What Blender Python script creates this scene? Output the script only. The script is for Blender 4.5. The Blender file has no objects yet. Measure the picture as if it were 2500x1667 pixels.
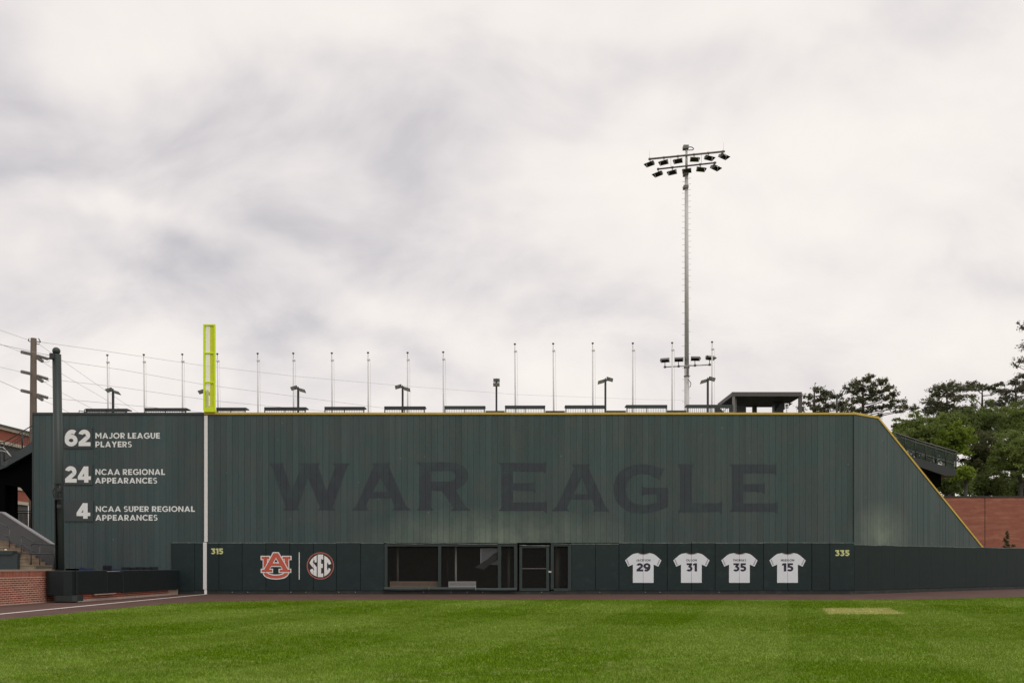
import bpy, bmesh, math, random
import numpy as np
from mathutils import Vector, Matrix
from mathutils.geometry import tessellate_polygon

R = math.radians
scene = bpy.context.scene
C = scene.collection
F = 2200.0            # focal length of the photograph in its own pixels (2500 px wide)
EYE = 1.5             # camera height
HOR = 1378.0          # horizon row
D = 45.83             # distance of the outfield wall

# ------------------------------------------------------------------ camera
cam = bpy.data.cameras.new('camera')
cam.sensor_width = 36.0
cam.lens = 36.0 * F / 2500.0
cam.shift_y = (HOR - 833.5) / 2500.0
cam.clip_start = 0.1
cam.clip_end = 3000
co = bpy.data.objects.new('camera', cam)
C.objects.link(co)
co.location = (0, 0, EYE)
co.rotation_euler = (R(90), 0, 0)
scene.camera = co

# ------------------------------------------------------------------ world
SUN_EL, SUN_AZ = 55.0, 140.0      # azimuth from +Y clockwise: behind the camera, to its right
world = bpy.data.worlds.new('World')
scene.world = world
world.use_nodes = True
wn, wl = world.node_tree.nodes, world.node_tree.links
wn.clear()


def wmath(op, a, b=None, c=None, clamp=False):
    n = wn.new('ShaderNodeMath'); n.operation = op; n.use_clamp = clamp
    for i, s in enumerate((a, b, c)):
        if s is None:
            continue
        if isinstance(s, (int, float)):
            n.inputs[i].default_value = s
        else:
            wl.new(s, n.inputs[i])
    return n.outputs[0]


def build_sky():
    tc = wn.new('ShaderNodeTexCoord')
    sep = wn.new('ShaderNodeSeparateXYZ'); wl.new(tc.outputs['Generated'], sep.inputs[0])
    x, y, z = sep.outputs
    zz = wmath('ADD', wmath('MAXIMUM', z, 0.0), 0.75)
    cmb = wn.new('ShaderNodeCombineXYZ')
    wl.new(wmath('DIVIDE', x, zz), cmb.inputs[0]); wl.new(wmath('DIVIDE', y, zz), cmb.inputs[1])
    def noise(scale, detail, rough, dist, off):
        m = wn.new('ShaderNodeMapping'); m.inputs['Location'].default_value = off
        m.inputs['Scale'].default_value = (0.8, 1.15, 1)
        wl.new(cmb.outputs[0], m.inputs[0])
        n = wn.new('ShaderNodeTexNoise'); n.inputs['Scale'].default_value = scale
        n.inputs['Detail'].default_value = detail; n.inputs['Roughness'].default_value = rough
        n.inputs['Distortion'].default_value = dist
        wl.new(m.outputs[0], n.inputs['Vector'])
        return n.outputs['Fac']
    big = noise(2.6, 4, 0.5, 0.25, (3.1, 1.7, 0))
    mid = noise(6.5, 6, 0.55, 0.35, (0.4, 5.2, 0))
    # warped direction for cloud masses
    wn_ = wn.new('ShaderNodeTexNoise'); wn_.inputs['Scale'].default_value = 4.0; wn_.inputs['Detail'].default_value = 4
    wl.new(cmb.outputs[0], wn_.inputs['Vector'])
    sub = wn.new('ShaderNodeVectorMath'); sub.operation = 'SUBTRACT'
    wl.new(wn_.outputs['Color'], sub.inputs[0]); sub.inputs[1].default_value = (0.5, 0.5, 0.5)
    sc = wn.new('ShaderNodeVectorMath'); sc.operation = 'SCALE'; sc.inputs['Scale'].default_value = 0.34
    wl.new(sub.outputs[0], sc.inputs[0])
    wd = wn.new('ShaderNodeVectorMath'); wd.operation = 'ADD'
    wl.new(tc.outputs['Generated'], wd.inputs[0]); wl.new(sc.outputs[0], wd.inputs[1])
    def mass(px, py, rx, ry, amp):
        d = Vector(((px - 1250) / F, 1.0, (HOR - py) / F)).normalized()
        s = wn.new('ShaderNodeVectorMath'); s.operation = 'SUBTRACT'
        wl.new(wd.outputs[0], s.inputs[0]); s.inputs[1].default_value = d
        m = wn.new('ShaderNodeVectorMath'); m.operation = 'MULTIPLY'
        m.inputs[1].default_value = (F / rx, F / rx, F / ry)
        wl.new(s.outputs[0], m.inputs[0])
        l = wn.new('ShaderNodeVectorMath'); l.operation = 'DOT_PRODUCT'
        wl.new(m.outputs[0], l.inputs[0]); wl.new(m.outputs[0], l.inputs[1])
        e = wmath('POWER', 2.718, wmath('MULTIPLY', l.outputs['Value'], -1.0))
        return wmath('MULTIPLY', e, amp * .85)
    dark = None
    for a in SKY_MASSES:
        g = mass(*a)
        dark = g if dark is None else wmath('ADD', dark, g)
    # cloud density: 0 bright veil, 1 grey underside
    t = wmath('MULTIPLY_ADD', wmath('SUBTRACT', big, 0.5), 1.7, 0.47)
    t = wmath('MULTIPLY_ADD', wmath('SUBTRACT', mid, 0.5), 2.1, t)
    t = wmath('MULTIPLY', wmath('ADD', t, dark), 0.78, clamp=True)
    ramp = wn.new('ShaderNodeValToRGB'); wl.new(t, ramp.inputs[0])
    cr = ramp.color_ramp
    cr.elements[0].position = 0.0; cr.elements[0].color = (0.945, 0.89, 0.84, 1)
    cr.elements[1].position = 1.0; cr.elements[1].color = (0.56, 0.54, 0.57, 1)
    e = cr.elements.new(0.3); e.color = (0.885, 0.835, 0.80, 1)
    e = cr.elements.new(0.58); e.color = (0.77, 0.73, 0.725, 1)
    # cream veil low on the right, cooler low on the left
    low = wmath('SUBTRACT', 1.0, wmath('MULTIPLY', z, 4.0), clamp=True)
    rt = wmath('MULTIPLY_ADD', x, 1.4, 0.42, clamp=True)
    mixl = wn.new('ShaderNodeMix'); mixl.data_type = 'RGBA'
    wl.new(wmath('MULTIPLY', wmath('MULTIPLY', low, rt), 0.85), mixl.inputs['Factor'])
    wl.new(ramp.outputs[0], mixl.inputs[6]); mixl.inputs[7].default_value = (0.94, 0.86, 0.79, 1)
    # the sky above the cloud deck still tints it a little
    ns = wn.new('ShaderNodeTexSky'); ns.sky_type = 'NISHITA'; ns.sun_disc = False
    ns.sun_elevation = R(SUN_EL); ns.sun_rotation = R(SUN_AZ)
    k = wn.new('ShaderNodeVectorMath'); k.operation = 'SCALE'; k.inputs['Scale'].default_value = 9.6
    wl.new(mixl.outputs[2], k.inputs[0])
    mx = wn.new('ShaderNodeMix'); mx.data_type = 'RGBA'; mx.inputs['Factor'].default_value = 0.96
    wl.new(ns.outputs[0], mx.inputs[6]); wl.new(k.outputs[0], mx.inputs[7])
    bg = wn.new('ShaderNodeBackground'); bg.inputs['Strength'].default_value = 0.1
    wl.new(mx.outputs[2], bg.inputs['Color'])
    out = wn.new('ShaderNodeOutputWorld'); wl.new(bg.outputs[0], out.inputs[0])


SKY_MASSES = [
    (760, 440, 330, 190, 0.55), (960, 320, 200, 150, 0.25), (930, 600, 200, 70, 0.3), (60, 560, 190, 110, 0.5),
    (30, 190, 150, 110, 0.35), (1250, 170, 280, 170, 0.38), (1720, 240, 260, 130, 0.45), (1260, 640, 150, 60, 0.3),
    (480, 770, 330, 70, 0.35), (1080, 830, 420, 70, 0.4), (2290, 700, 300, 60, 0.38), (2330, 260, 260, 90, 0.38), (2100, 120, 200, 70, 0.25), (1900, 560, 160, 50, 0.25), (2150, 800, 220, 40, 0.25), (1500, 330, 120, 60, 0.2), (1480, 780, 200, 50, 0.3),
    (330, 120, 230, 110, -0.45), (60, 400, 130, 100, -0.5), (330, 650, 190, 60, -0.4), (2060, 420, 280, 110, -0.35),
    (700, 30, 200, 80, -0.3), (1450, 470, 220, 110, -0.35), (1400, 50, 250, 60, -0.3), (2050, 620, 260, 90, -0.3),
    (740, 650, 130, 50, -0.3), (1850, 60, 200, 80, -0.25)]
build_sky()

sun = bpy.data.lights.new('sun', 'SUN')
sun.energy = 0.9
sun.angle = R(25)
sun.color = (1.0, 0.95, 0.88)
so = bpy.data.objects.new('sun', sun)
C.objects.link(so)
az, el = R(SUN_AZ), R(SUN_EL)
sd = Vector((math.sin(az) * math.cos(el), math.cos(az) * math.cos(el), math.sin(el)))
so.rotation_euler = (-sd).to_track_quat('-Z', 'Y').to_euler()
so.location = sd * 100

scene.view_settings.view_transform = 'Standard'
scene.view_settings.look = 'None'
scene.view_settings.gamma = 1
scene.view_settings.exposure = 0.12
scene.view_settings.use_curve_mapping = False
scene.cycles.max_bounces = 6
scene.cycles.transparent_max_bounces = 24

# ------------------------------------------------------------------ helpers
def P(px, py, Y=D):
    """the place at depth Y that the photograph shows at full-size pixel px, py"""
    return Vector(((px - 1250) * Y / F, Y, EYE - (py - HOR) * Y / F))


def tag(o, label=None, cat=None, group=None, kind=None):
    if label: o['label'] = label
    if cat: o['category'] = cat
    if group: o['group'] = group
    if kind: o['kind'] = kind
    return o


ORG = {}


def thing(name, loc, label, cat, group=None):
    o = bpy.data.objects.new(name, None)
    o.empty_display_size = 0.3
    C.objects.link(o)
    o.location = loc
    ORG[o.name] = Vector(loc)
    return tag(o, label, cat, group)


def link_mesh(name, me, mat, parent=None, loc=None):
    o = bpy.data.objects.new(name, me)
    C.objects.link(o)
    if mat and not me.materials:
        me.materials.append(mat)
    if parent:
        o.parent = parent
    if loc is not None:
        o.location = loc
    ORG[o.name] = ORG.get(parent.name, Vector()) if parent else Vector()
    return o


class MB:
    def __init__(s):
        s.v, s.f, s.sm = [], [], []

    def add(s, vs, fs, smooth=False):
        b = len(s.v)
        s.v += [tuple(p) for p in vs]
        s.f += [tuple(i + b for i in f) for f in fs]
        s.sm += [smooth] * len(fs)
        return s

    def box(s, x0, y0, z0, x1, y1, z1):
        if x0 > x1: x0, x1 = x1, x0
        if y0 > y1: y0, y1 = y1, y0
        if z0 > z1: z0, z1 = z1, z0
        return s.add([(x0, y0, z0), (x1, y0, z0), (x1, y1, z0), (x0, y1, z0), (x0, y0, z1), (x1, y0, z1), (x1, y1, z1), (x0, y1, z1)],
                     [(0, 3, 2, 1), (4, 5, 6, 7), (0, 1, 5, 4), (1, 2, 6, 5), (2, 3, 7, 6), (3, 0, 4, 7)])

    def prism(s, pts, ext):
        """polygon pts (3D, planar) pushed along ext, ends filled"""
        ext = Vector(ext); pts = [Vector(p) for p in pts]
        n = len(pts)
        nrm = Vector()
        for i in range(n):
            nrm += pts[i].cross(pts[(i + 1) % n])
        if nrm.dot(ext) > 0:
            pts.reverse()
        vs = pts + [p + ext for p in pts]
        fs = [(i, i + n, (i + 1) % n + n, (i + 1) % n) for i in range(n)]
        if n <= 4:
            fs += [tuple(range(n)), tuple(range(2 * n - 1, n - 1, -1))]
        else:
            for t in tessellate_polygon([pts]):
                a, b, c = t
                if (pts[b] - pts[a]).cross(pts[c] - pts[a]).dot(ext) > 0:
                    b, c = c, b
                fs += [(a, b, c), (a + n, c + n, b + n)]
        return s.add(vs, fs)

    def tube(s, p0, p1, r0, r1=None, n=8, cap=True):
        r1 = r0 if r1 is None else r1
        p0, p1 = Vector(p0), Vector(p1)
        d = (p1 - p0)
        if d.length < 1e-6: return s
        d.normalize()
        a = d.cross(Vector((0, 0, 1)) if abs(d.z) < .9 else Vector((1, 0, 0))).normalized()
        b = d.cross(a)
        vs = []
        for p, r in ((p0, r0), (p1, r1)):
            for i in range(n):
                t = 2 * math.pi * i / n
                vs.append(p + (a * math.cos(t) + b * math.sin(t)) * r)
        s.add(vs, [(i, (i + 1) % n, (i + 1) % n + n, i + n) for i in range(n)], True)
        if cap:
            k = len(s.v) - 2 * n
            s.f += [tuple(k + i for i in range(n - 1, -1, -1)), tuple(k + n + i for i in range(n))]
            s.sm += [False, False]
        return s

    def path(s, pts, r, n=6, r1=None):
        m = len(pts) - 1
        r1 = r if r1 is None else r1
        for i in range(m):
            s.tube(pts[i], pts[i + 1], r + (r1 - r) * i / m, r + (r1 - r) * (i + 1) / m, n)
        return s

    def lathe(s, c, prof, n=16, axis='z'):
        c = Vector(c); vs = []
        for r, h in prof:
            for i in range(n):
                t = 2 * math.pi * i / n
                vs.append(c + Vector((r * math.cos(t), r * math.sin(t), h)))
        fs = []
        for k in range(len(prof) - 1):
            for i in range(n):
                fs.append((k * n + i, k * n + (i + 1) % n, (k + 1) * n + (i + 1) % n, (k + 1) * n + i))
        s.add(vs, fs, True)
        return s

    def mesh(s, name, org=Vector()):
        me = bpy.data.meshes.new(name)
        me.from_pydata([(p[0] - org[0], p[1] - org[1], p[2] - org[2]) for p in s.v], [], s.f)
        me.polygons.foreach_set('use_smooth', s.sm)
        me.update()
        return me

    def build(s, name, mat, parent=None, kind=None, label=None):
        org = ORG.get(parent.name, Vector()) if parent else Vector()
        o = link_mesh(name, s.mesh(name, org), mat, parent)
        tag(o, label=label, kind=kind)
        return o


def bar(p0, p1, w, h):
    """square-section bar"""
    m = MB(); p0, p1 = Vector(p0), Vector(p1)
    return bar_to(m, p0, p1, w, h)


def bar_to(m, p0, p1, w, h):
    p0, p1 = Vector(p0), Vector(p1)
    d = (p1 - p0).normalized()
    a = d.cross(Vector((0, 0, 1)) if abs(d.z) < .95 else Vector((0, 1, 0))).normalized()
    b = a.cross(d)
    pts = [p0 + a * w / 2 * i + b * h / 2 * j for i, j in ((-1, -1), (1, -1), (1, 1), (-1, 1))]
    return m.prism(pts, p1 - p0)


# ------------------------------------------------------------------ materials
def mat(name, col, rough=0.7, var=0.0, vscale=3.0, stretch=(1, 1, 1), rnd=0.0, bump=0.0, bscale=30.0, metal=0.0, spec=0.5, col2=None,
        c2scale=1.0, c2lo=0.45, c2hi=0.65, c2stretch=(1, 1, 1)):
    m = bpy.data.materials.new(name); m.use_nodes = True
    nt = m.node_tree; N, L = nt.nodes, nt.links
    b = N['Principled BSDF']
    b.inputs['Roughness'].default_value = rough
    b.inputs['Metallic'].default_value = metal
    b.inputs['Specular IOR Level'].default_value = spec
    geo = N.new('ShaderNodeNewGeometry')
    pos = geo.outputs['Position']

    def nz(scale, st, detail=4, rough_=0.55, dist=0.0):
        mp = N.new('ShaderNodeMapping'); mp.inputs['Scale'].default_value = st
        L.new(pos, mp.inputs[0])
        n = N.new('ShaderNodeTexNoise'); n.inputs['Scale'].default_value = scale
        n.inputs['Detail'].default_value = detail; n.inputs['Roughness'].default_value = rough_
        n.inputs['Distortion'].default_value = dist
        L.new(mp.outputs[0], n.inputs['Vector'])
        return n.outputs['Fac']
    cur = None
    base = N.new('ShaderNodeRGB'); base.outputs[0].default_value = (*col, 1)
    cur = base.outputs[0]
    if col2 is not None:
        mr = N.new('ShaderNodeMapRange'); mr.inputs[1].default_value = c2lo; mr.inputs[2].default_value = c2hi
        L.new(nz(c2scale, c2stretch, 6, 0.6, 0.3), mr.inputs[0])
        mx = N.new('ShaderNodeMix'); mx.data_type = 'RGBA'
        L.new(mr.outputs[0], mx.inputs['Factor']); L.new(cur, mx.inputs[6]); mx.inputs[7].default_value = (*col2, 1)
        cur = mx.outputs[2]
    fac = None
    if var:
        ml = N.new('ShaderNodeMath'); ml.operation = 'MULTIPLY_ADD'
        L.new(nz(vscale, stretch, 6, 0.65), ml.inputs[0]); ml.inputs[1].default_value = 2 * var * 2; ml.inputs[2].default_value = 1 - 2 * var
        fac = ml.outputs[0]
    if rnd:
        oi = N.new('ShaderNodeObjectInfo')
        ml = N.new('ShaderNodeMath'); ml.operation = 'MULTIPLY_ADD'
        L.new(oi.outputs['Random'], ml.inputs[0]); ml.inputs[1].default_value = 2 * rnd; ml.inputs[2].default_value = 1 - rnd
        if fac is not None:
            mm = N.new('ShaderNodeMath'); mm.operation = 'MULTIPLY'
            L.new(fac, mm.inputs[0]); L.new(ml.outputs[0], mm.inputs[1]); fac = mm.outputs[0]
        else:
            fac = ml.outputs[0]
    if fac is not None:
        vm = N.new('ShaderNodeVectorMath'); vm.operation = 'SCALE'
        L.new(cur, vm.inputs[0]); L.new(fac, vm.inputs['Scale']); cur = vm.outputs[0]
    L.new(cur, b.inputs['Base Color'])
    if bump:
        bp = N.new('ShaderNodeBump'); bp.inputs['Strength'].default_value = bump; bp.inputs['Distance'].default_value = 0.02
        L.new(nz(bscale, (1, 1, 1)), bp.inputs['Height']); L.new(bp.outputs[0], b.inputs['Normal'])
    m['cur'] = 0
    return m


def see_through_net(name, col, dens, rough=0.9):
    """fine woven screen: threads too small to draw one by one"""
    m = bpy.data.materials.new(name); m.use_nodes = True
    N, L = m.node_tree.nodes, m.node_tree.links
    b = N['Principled BSDF']; b.inputs['Base Color'].default_value = (*col, 1); b.inputs['Roughness'].default_value = rough
    t = N.new('ShaderNodeBsdfTransparent'); mx = N.new('ShaderNodeMixShader'); mx.inputs[0].default_value = dens
    L.new(t.outputs[0], mx.inputs[1]); L.new(b.outputs[0], mx.inputs[2]); L.new(mx.outputs[0], N['Material Output'].inputs['Surface'])
    return m


def leaf_mat(name, a, b_, transl=0.35, scale=0.35):
    m = bpy.data.materials.new(name); m.use_nodes = True
    N, L = m.node_tree.nodes, m.node_tree.links
    b = N['Principled BSDF']; b.inputs['Roughness'].default_value = 0.6; b.inputs['Specular IOR Level'].default_value = 0.25
    g = N.new('ShaderNodeNewGeometry')
    n = N.new('ShaderNodeTexNoise'); n.inputs['Scale'].default_value = scale; n.inputs['Detail'].default_value = 3
    L.new(g.outputs['Position'], n.inputs['Vector'])
    ad = N.new('ShaderNodeMath'); ad.operation = 'MULTIPLY_ADD'; ad.inputs[1].default_value = 0.5
    L.new(g.outputs['Random Per Island'], ad.inputs[0])
    mr = N.new('ShaderNodeMapRange'); mr.inputs[1].default_value = 0.35; mr.inputs[2].default_value = 0.7
    mr.inputs[3].default_value = 0.0; mr.inputs[4].default_value = 0.6
    L.new(n.outputs['Fac'], mr.inputs[0]); L.new(mr.outputs[0], ad.inputs[2])
    mx = N.new('ShaderNodeMix'); mx.data_type = 'RGBA'; mx.inputs[6].default_value = (*a, 1); mx.inputs[7].default_value = (*b_, 1)
    L.new(ad.outputs[0], mx.inputs['Factor']); L.new(mx.outputs[2], b.inputs['Base Color'])
    t = N.new('ShaderNodeBsdfTranslucent'); L.new(mx.outputs[2], t.inputs['Color'])
    ms = N.new('ShaderNodeMixShader'); ms.inputs[0].default_value = transl
    L.new(b.outputs[0], ms.inputs[1]); L.new(t.outputs[0], ms.inputs[2]); L.new(ms.outputs[0], N['Material Output'].inputs['Surface'])
    return m


def plank_mat(name, c0, c1, c2):
    """green painted siding: blotchy repaint tones, faint vertical streaks, pale ball scuffs and soft pale patches"""
    m = bpy.data.materials.new(name); m.use_nodes = True
    N, L = m.node_tree.nodes, m.node_tree.links
    b = N['Principled BSDF']; b.inputs['Roughness'].default_value = 0.55; b.inputs['Specular IOR Level'].default_value = 0.35
    g = N.new('ShaderNodeNewGeometry')

    def nz(scale, st, detail, rough, dist=0.0):
        mp = N.new('ShaderNodeMapping'); mp.inputs['Scale'].default_value = st; L.new(g.outputs['Position'], mp.inputs[0])
        n = N.new('ShaderNodeTexNoise'); n.inputs['Scale'].default_value = scale; n.inputs['Detail'].default_value = detail
        n.inputs['Roughness'].default_value = rough; n.inputs['Distortion'].default_value = dist
        L.new(mp.outputs[0], n.inputs['Vector']); return n.outputs['Fac']

    def mr(s, a, b2, lo=0.0, hi=1.0):
        r = N.new('ShaderNodeMapRange'); r.inputs[1].default_value = a; r.inputs[2].default_value = b2
        r.inputs[3].default_value = lo; r.inputs[4].default_value = hi; L.new(s, r.inputs[0]); return r.outputs[0]

    def mix(f, a, c):
        x = N.new('ShaderNodeMix'); x.data_type = 'RGBA'; L.new(f, x.inputs['Factor'])
        if isinstance(a, tuple): x.inputs[6].default_value = (*a, 1)
        else: L.new(a, x.inputs[6])
        if isinstance(c, tuple): x.inputs[7].default_value = (*c, 1)
        else: L.new(c, x.inputs[7])
        return x.outputs[2]

    def mul(a, c):
        x = N.new('ShaderNodeMath'); x.operation = 'MULTIPLY'; L.new(a, x.inputs[0])
        if isinstance(c, float): x.inputs[1].default_value = c
        else: L.new(c, x.inputs[1])
        return x.outputs[0]
    cur = mix(mr(nz(0.55, (1, 1, 0.9), 5, 0.6, 0.5), 0.4, 0.62), c0, c1)
    cur = mix(mr(nz(1.7, (1, 1, 0.7), 6, 0.7, 0.8), 0.5, 0.72, 0, 0.65), cur, c2)
    # soft pale patches low on the wall
    sp = N.new('ShaderNodeSeparateXYZ'); L.new(g.outputs['Position'], sp.inputs[0])
    d = N.new('ShaderNodeVectorMath'); d.operation = 'SUBTRACT'; L.new(g.outputs['Position'], d.inputs[0]); d.inputs[1].default_value = (-0.8, D, 2.7)
    dd = N.new('ShaderNodeVectorMath'); dd.operation = 'MULTIPLY'; L.new(d.outputs[0], dd.inputs[0]); dd.inputs[1].default_value = (0.15, 0.1, 0.62)
    ln = N.new('ShaderNodeVectorMath'); ln.operation = 'LENGTH'; L.new(dd.outputs[0], ln.inputs[0])
    f1 = mr(ln.outputs['Value'], 1.15, 0.0, 0, 1)
    d2 = N.new('ShaderNodeVectorMath'); d2.operation = 'SUBTRACT'; L.new(g.outputs['Position'], d2.inputs[0]); d2.inputs[1].default_value = (19.4, 47.3, 3.0)
    dd2 = N.new('ShaderNodeVectorMath'); dd2.operation = 'MULTIPLY'; L.new(d2.outputs[0], dd2.inputs[0]); dd2.inputs[1].default_value = (0.42, 0.42, 0.6)
    ln2 = N.new('ShaderNodeVectorMath'); ln2.operation = 'LENGTH'; L.new(dd2.outputs[0], ln2.inputs[0])
    f2 = mr(ln2.outputs['Value'], 1.2, 0.0, 0, 1)
    mxm = N.new('ShaderNodeMath'); mxm.operation = 'MAXIMUM'; L.new(f1, mxm.inputs[0]); L.new(f2, mxm.inputs[1])
    pale_patch = mul(mul(mxm.outputs[0], mr(nz(1.2, (1, 1, 1), 5, 0.6), 0.3, 0.6, 0.45, 1)), 1.0)
    cur = mix(pale_patch, cur, (0.17, 0.205, 0.165))
    # scuffs
    v = N.new('ShaderNodeTexVoronoi'); v.inputs['Scale'].default_value = 1.1; L.new(g.outputs['Position'], v.inputs['Vector'])
    cur = mix(mul(mr(v.outputs['Distance'], 0.05, 0.02), 0.35), cur, (0.3, 0.33, 0.3))
    # streaks and per-board tone
    st = mr(nz(3.2, (1, 1, 0.06), 4, 0.6), 0.25, 0.75, 0.86, 1.14)
    oi = N.new('ShaderNodeObjectInfo')
    rr = mr(oi.outputs['Random'], 0, 1, 0.90, 1.10)
    fine = mr(nz(22, (1, 1, 0.5), 5, 0.7), 0.2, 0.8, 0.88, 1.12)
    sc = N.new('ShaderNodeVectorMath'); sc.operation = 'SCALE'; L.new(cur, sc.inputs[0]); L.new(mul(mul(st, rr), fine), sc.inputs['Scale'])
    L.new(sc.outputs[0], b.inputs['Base Color'])
    bp = N.new('ShaderNodeBump'); bp.inputs['Strength'].default_value = 0.25; bp.inputs['Distance'].default_value = 0.01
    L.new(nz(9, (1, 1, 0.25), 4, 0.6), bp.inputs['Height']); L.new(bp.outputs[0], b.inputs['Normal'])
    return m


M = {}
M['plank'] = plank_mat('green siding', (0.046, 0.078, 0.079), (0.059, 0.079, 0.080), (0.076, 0.080, 0.073))
M['letter'] = mat('dark green lettering', (0.026, 0.033, 0.046), 0.6, 0.14, 2.0, col2=(0.027, 0.045, 0.050), c2scale=1.6)
M['pad'] = mat('dark green vinyl pad', (0.0125, 0.026, 0.0265), 0.5, 0.14, 1.3, rnd=0.09, bump=0.4, bscale=3.5, spec=0.3, col2=(0.021, 0.036, 0.034), c2scale=2.2, c2lo=.55, c2hi=.75)
M['padr'] = mat('dark green vinyl pad, duller', (0.0125, 0.0225, 0.0220), 0.6, 0.10, 1.3, rnd=0.02, bump=0.2, bscale=5, spec=0.2)
M['pad2'] = mat('black green vinyl pad', (0.0105, 0.0165, 0.0175), 0.5, 0.12, 1.5, rnd=0.05, bump=0.3, bscale=4, spec=0.3)
M['padtop'] = mat('pad top edge', (0.10, 0.125, 0.115), 0.6, 0.2, 6, col2=(0.2, 0.22, 0.2), c2scale=4)
M['back'] = mat('dark backing', (0.02, 0.028, 0.027), 0.9)
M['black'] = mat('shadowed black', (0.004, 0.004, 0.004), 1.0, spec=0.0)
M['capgreen'] = mat('green trim', (0.035, 0.045, 0.043), 0.6, 0.1)
M['yellowcap'] = mat('yellow rail', (0.56, 0.37, 0.05), 0.5, 0.12, 2.5, bump=0.1)
M['foul'] = mat('yellow green paint', (0.66, 0.84, 0.0), 0.5, 0.05, 3)
M['foulside'] = mat('yellow green paint side shade', (0.62, 0.68, 0.0), 0.55, 0.08, 3)  # darker copy of the pole paint: shade of the side face put into colour
M['white'] = mat('white paint', (0.78, 0.76, 0.75), 0.6, 0.06, 5)
M['whitepad'] = mat('white tape scuffed', (0.74, 0.73, 0.73), 0.6, 0.1, 9, (1, 1, 5))
M['sign'] = mat('white sign film', (0.80, 0.81, 0.80), 0.6, 0.05, 3)
M['plate'] = mat('dark number plate', (0.040, 0.052, 0.054), 0.5, 0.1, 2, rnd=0.1)
M['marker'] = mat('pale yellow print', (0.60, 0.62, 0.27), 0.6, 0.06, 4)
M['orange'] = mat('orange print', (0.55, 0.105, 0.065), 0.6, 0.06, 8)
M['ring'] = mat('red print', (0.42, 0.12, 0.09), 0.6, 0.06, 8)
M['disc'] = mat('dark maroon print', (0.03, 0.022, 0.024), 0.6)
M['shirt'] = mat('white jersey print', (0.74, 0.77, 0.82), 0.6, 0.04, 3)
M['navy'] = mat('navy print', (0.022, 0.018, 0.038), 0.6)
M['pink'] = mat('dusty pink print', (0.42, 0.33, 0.35), 0.6)
M['greyband'] = mat('grey band print', (0.34, 0.34, 0.36), 0.6)
M['steel'] = mat('galvanised steel', (0.56, 0.545, 0.53), 0.6, 0.10, 1.5)
M['steeldark'] = mat('weathered grey steel', (0.20, 0.185, 0.175), 0.6, 0.1, 2, metal=0.2)
M['flag'] = mat('satin aluminium', (0.66, 0.645, 0.63), 0.5, 0.05)
M['finial'] = mat('dull brass', (0.16, 0.13, 0.10), 0.5, metal=0.5)
M['dkmetal'] = mat('dark painted metal', (0.028, 0.032, 0.036), 0.5, 0.1, 2)
M['netpole'] = mat('dark green pole paint', (0.026, 0.038, 0.036), 0.5, 0.1, 1.2, (1, 1, .3))
M['lens'] = mat('dark lamp glass', (0.03, 0.028, 0.022), 0.25, 0.0)
M['housing'] = mat('lamp housing', (0.26, 0.25, 0.25), 0.5, 0.05)
M['lamppanel'] = mat('pale lamp panel', (0.75, 0.76, 0.78), 0.3)
M['greenmetal'] = mat('dark green metal', (0.03, 0.042, 0.044), 0.5, 0.1, 2)
M['pergola'] = mat('grey brown fascia', (0.085, 0.078, 0.075), 0.6, 0.08, 2)
M['wood'] = mat('weathered brown pole wood', (0.13, 0.098, 0.075), 0.8, 0.2, 1.5, (3, 3, .3), bump=0.4)
M['insul'] = mat('brown grey insulator', (0.24, 0.22, 0.215), 0.35, 0.1)
M['wire'] = mat('grey wire', (0.36, 0.35, 0.36), 0.6)
M['brick'] = mat('red brick', (0.30, 0.072, 0.042), 0.85, 0.15, 8, rnd=0.28, bump=0.3, col2=(0.24, 0.05, 0.03), c2scale=5)
M['mortar'] = mat('tan mortar', (0.58, 0.42, 0.33), 0.9, 0.15, 6, bump=0.3, col2=(0.48, 0.37, 0.29), c2scale=1.5)
M['capstone'] = mat('pinkish cap stone', (0.33, 0.235, 0.19), 0.85, 0.15, 5)
M['footing'] = mat('pale concrete footing', (0.42, 0.33, 0.28), 0.9, 0.2, 5, bump=0.3)
M['concrete'] = mat('grey concrete', (0.085, 0.085, 0.09), 0.85, 0.08, 1.0, col2=(0.072, 0.074, 0.08), c2scale=1.2, bump=0.15)
M['coping'] = mat('light grey coping', (0.28, 0.28, 0.29), 0.85, 0.1, 3)
M['stepc'] = mat('tan concrete', (0.27, 0.215, 0.15), 0.9, 0.15, 4, bump=0.2)
M['cream'] = mat('cream stone', (0.46, 0.40, 0.32), 0.85, 0.08, 2)
M['seatblue'] = mat('blue plastic', (0.03, 0.045, 0.11), 0.4)
M['seatblack'] = mat('black plastic', (0.012, 0.014, 0.022), 0.4)
M['chain'] = mat('pale chain link', (0.32, 0.33, 0.36), 0.5)
M['tan'] = mat('tan board', (0.42, 0.30, 0.21), 0.8, 0.1, 6)
M['panelw'] = mat('white board', (0.8, 0.8, 0.82), 0.7, 0.05, 6)
M['curtain'] = mat('dark vinyl curtain', (0.03, 0.03, 0.032), 0.6, 0.3, 1.5, bump=0.5, bscale=3)
M['bpwall'] = mat('brown block wall', (0.055, 0.045, 0.035), 0.9, 0.3, 1.2)
M['bpfloor'] = mat('packed clay', (0.12, 0.075, 0.055), 0.95, 0.2, 2)
M['net'] = see_through_net('dark window screen', (0.02, 0.021, 0.018), 0.34)
M['net2'] = see_through_net('dark ramp netting', (0.03, 0.045, 0.038), 0.55)
M['foulnet'] = see_through_net('pale yellow wire mesh', (0.72, 0.74, 0.36), 0.6)
M['bark'] = mat('pine bark', (0.075, 0.06, 0.05), 0.9, 0.2, 3)
M['bark2'] = mat('grey bark', (0.05, 0.045, 0.038), 0.9, 0.2, 3)
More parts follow.
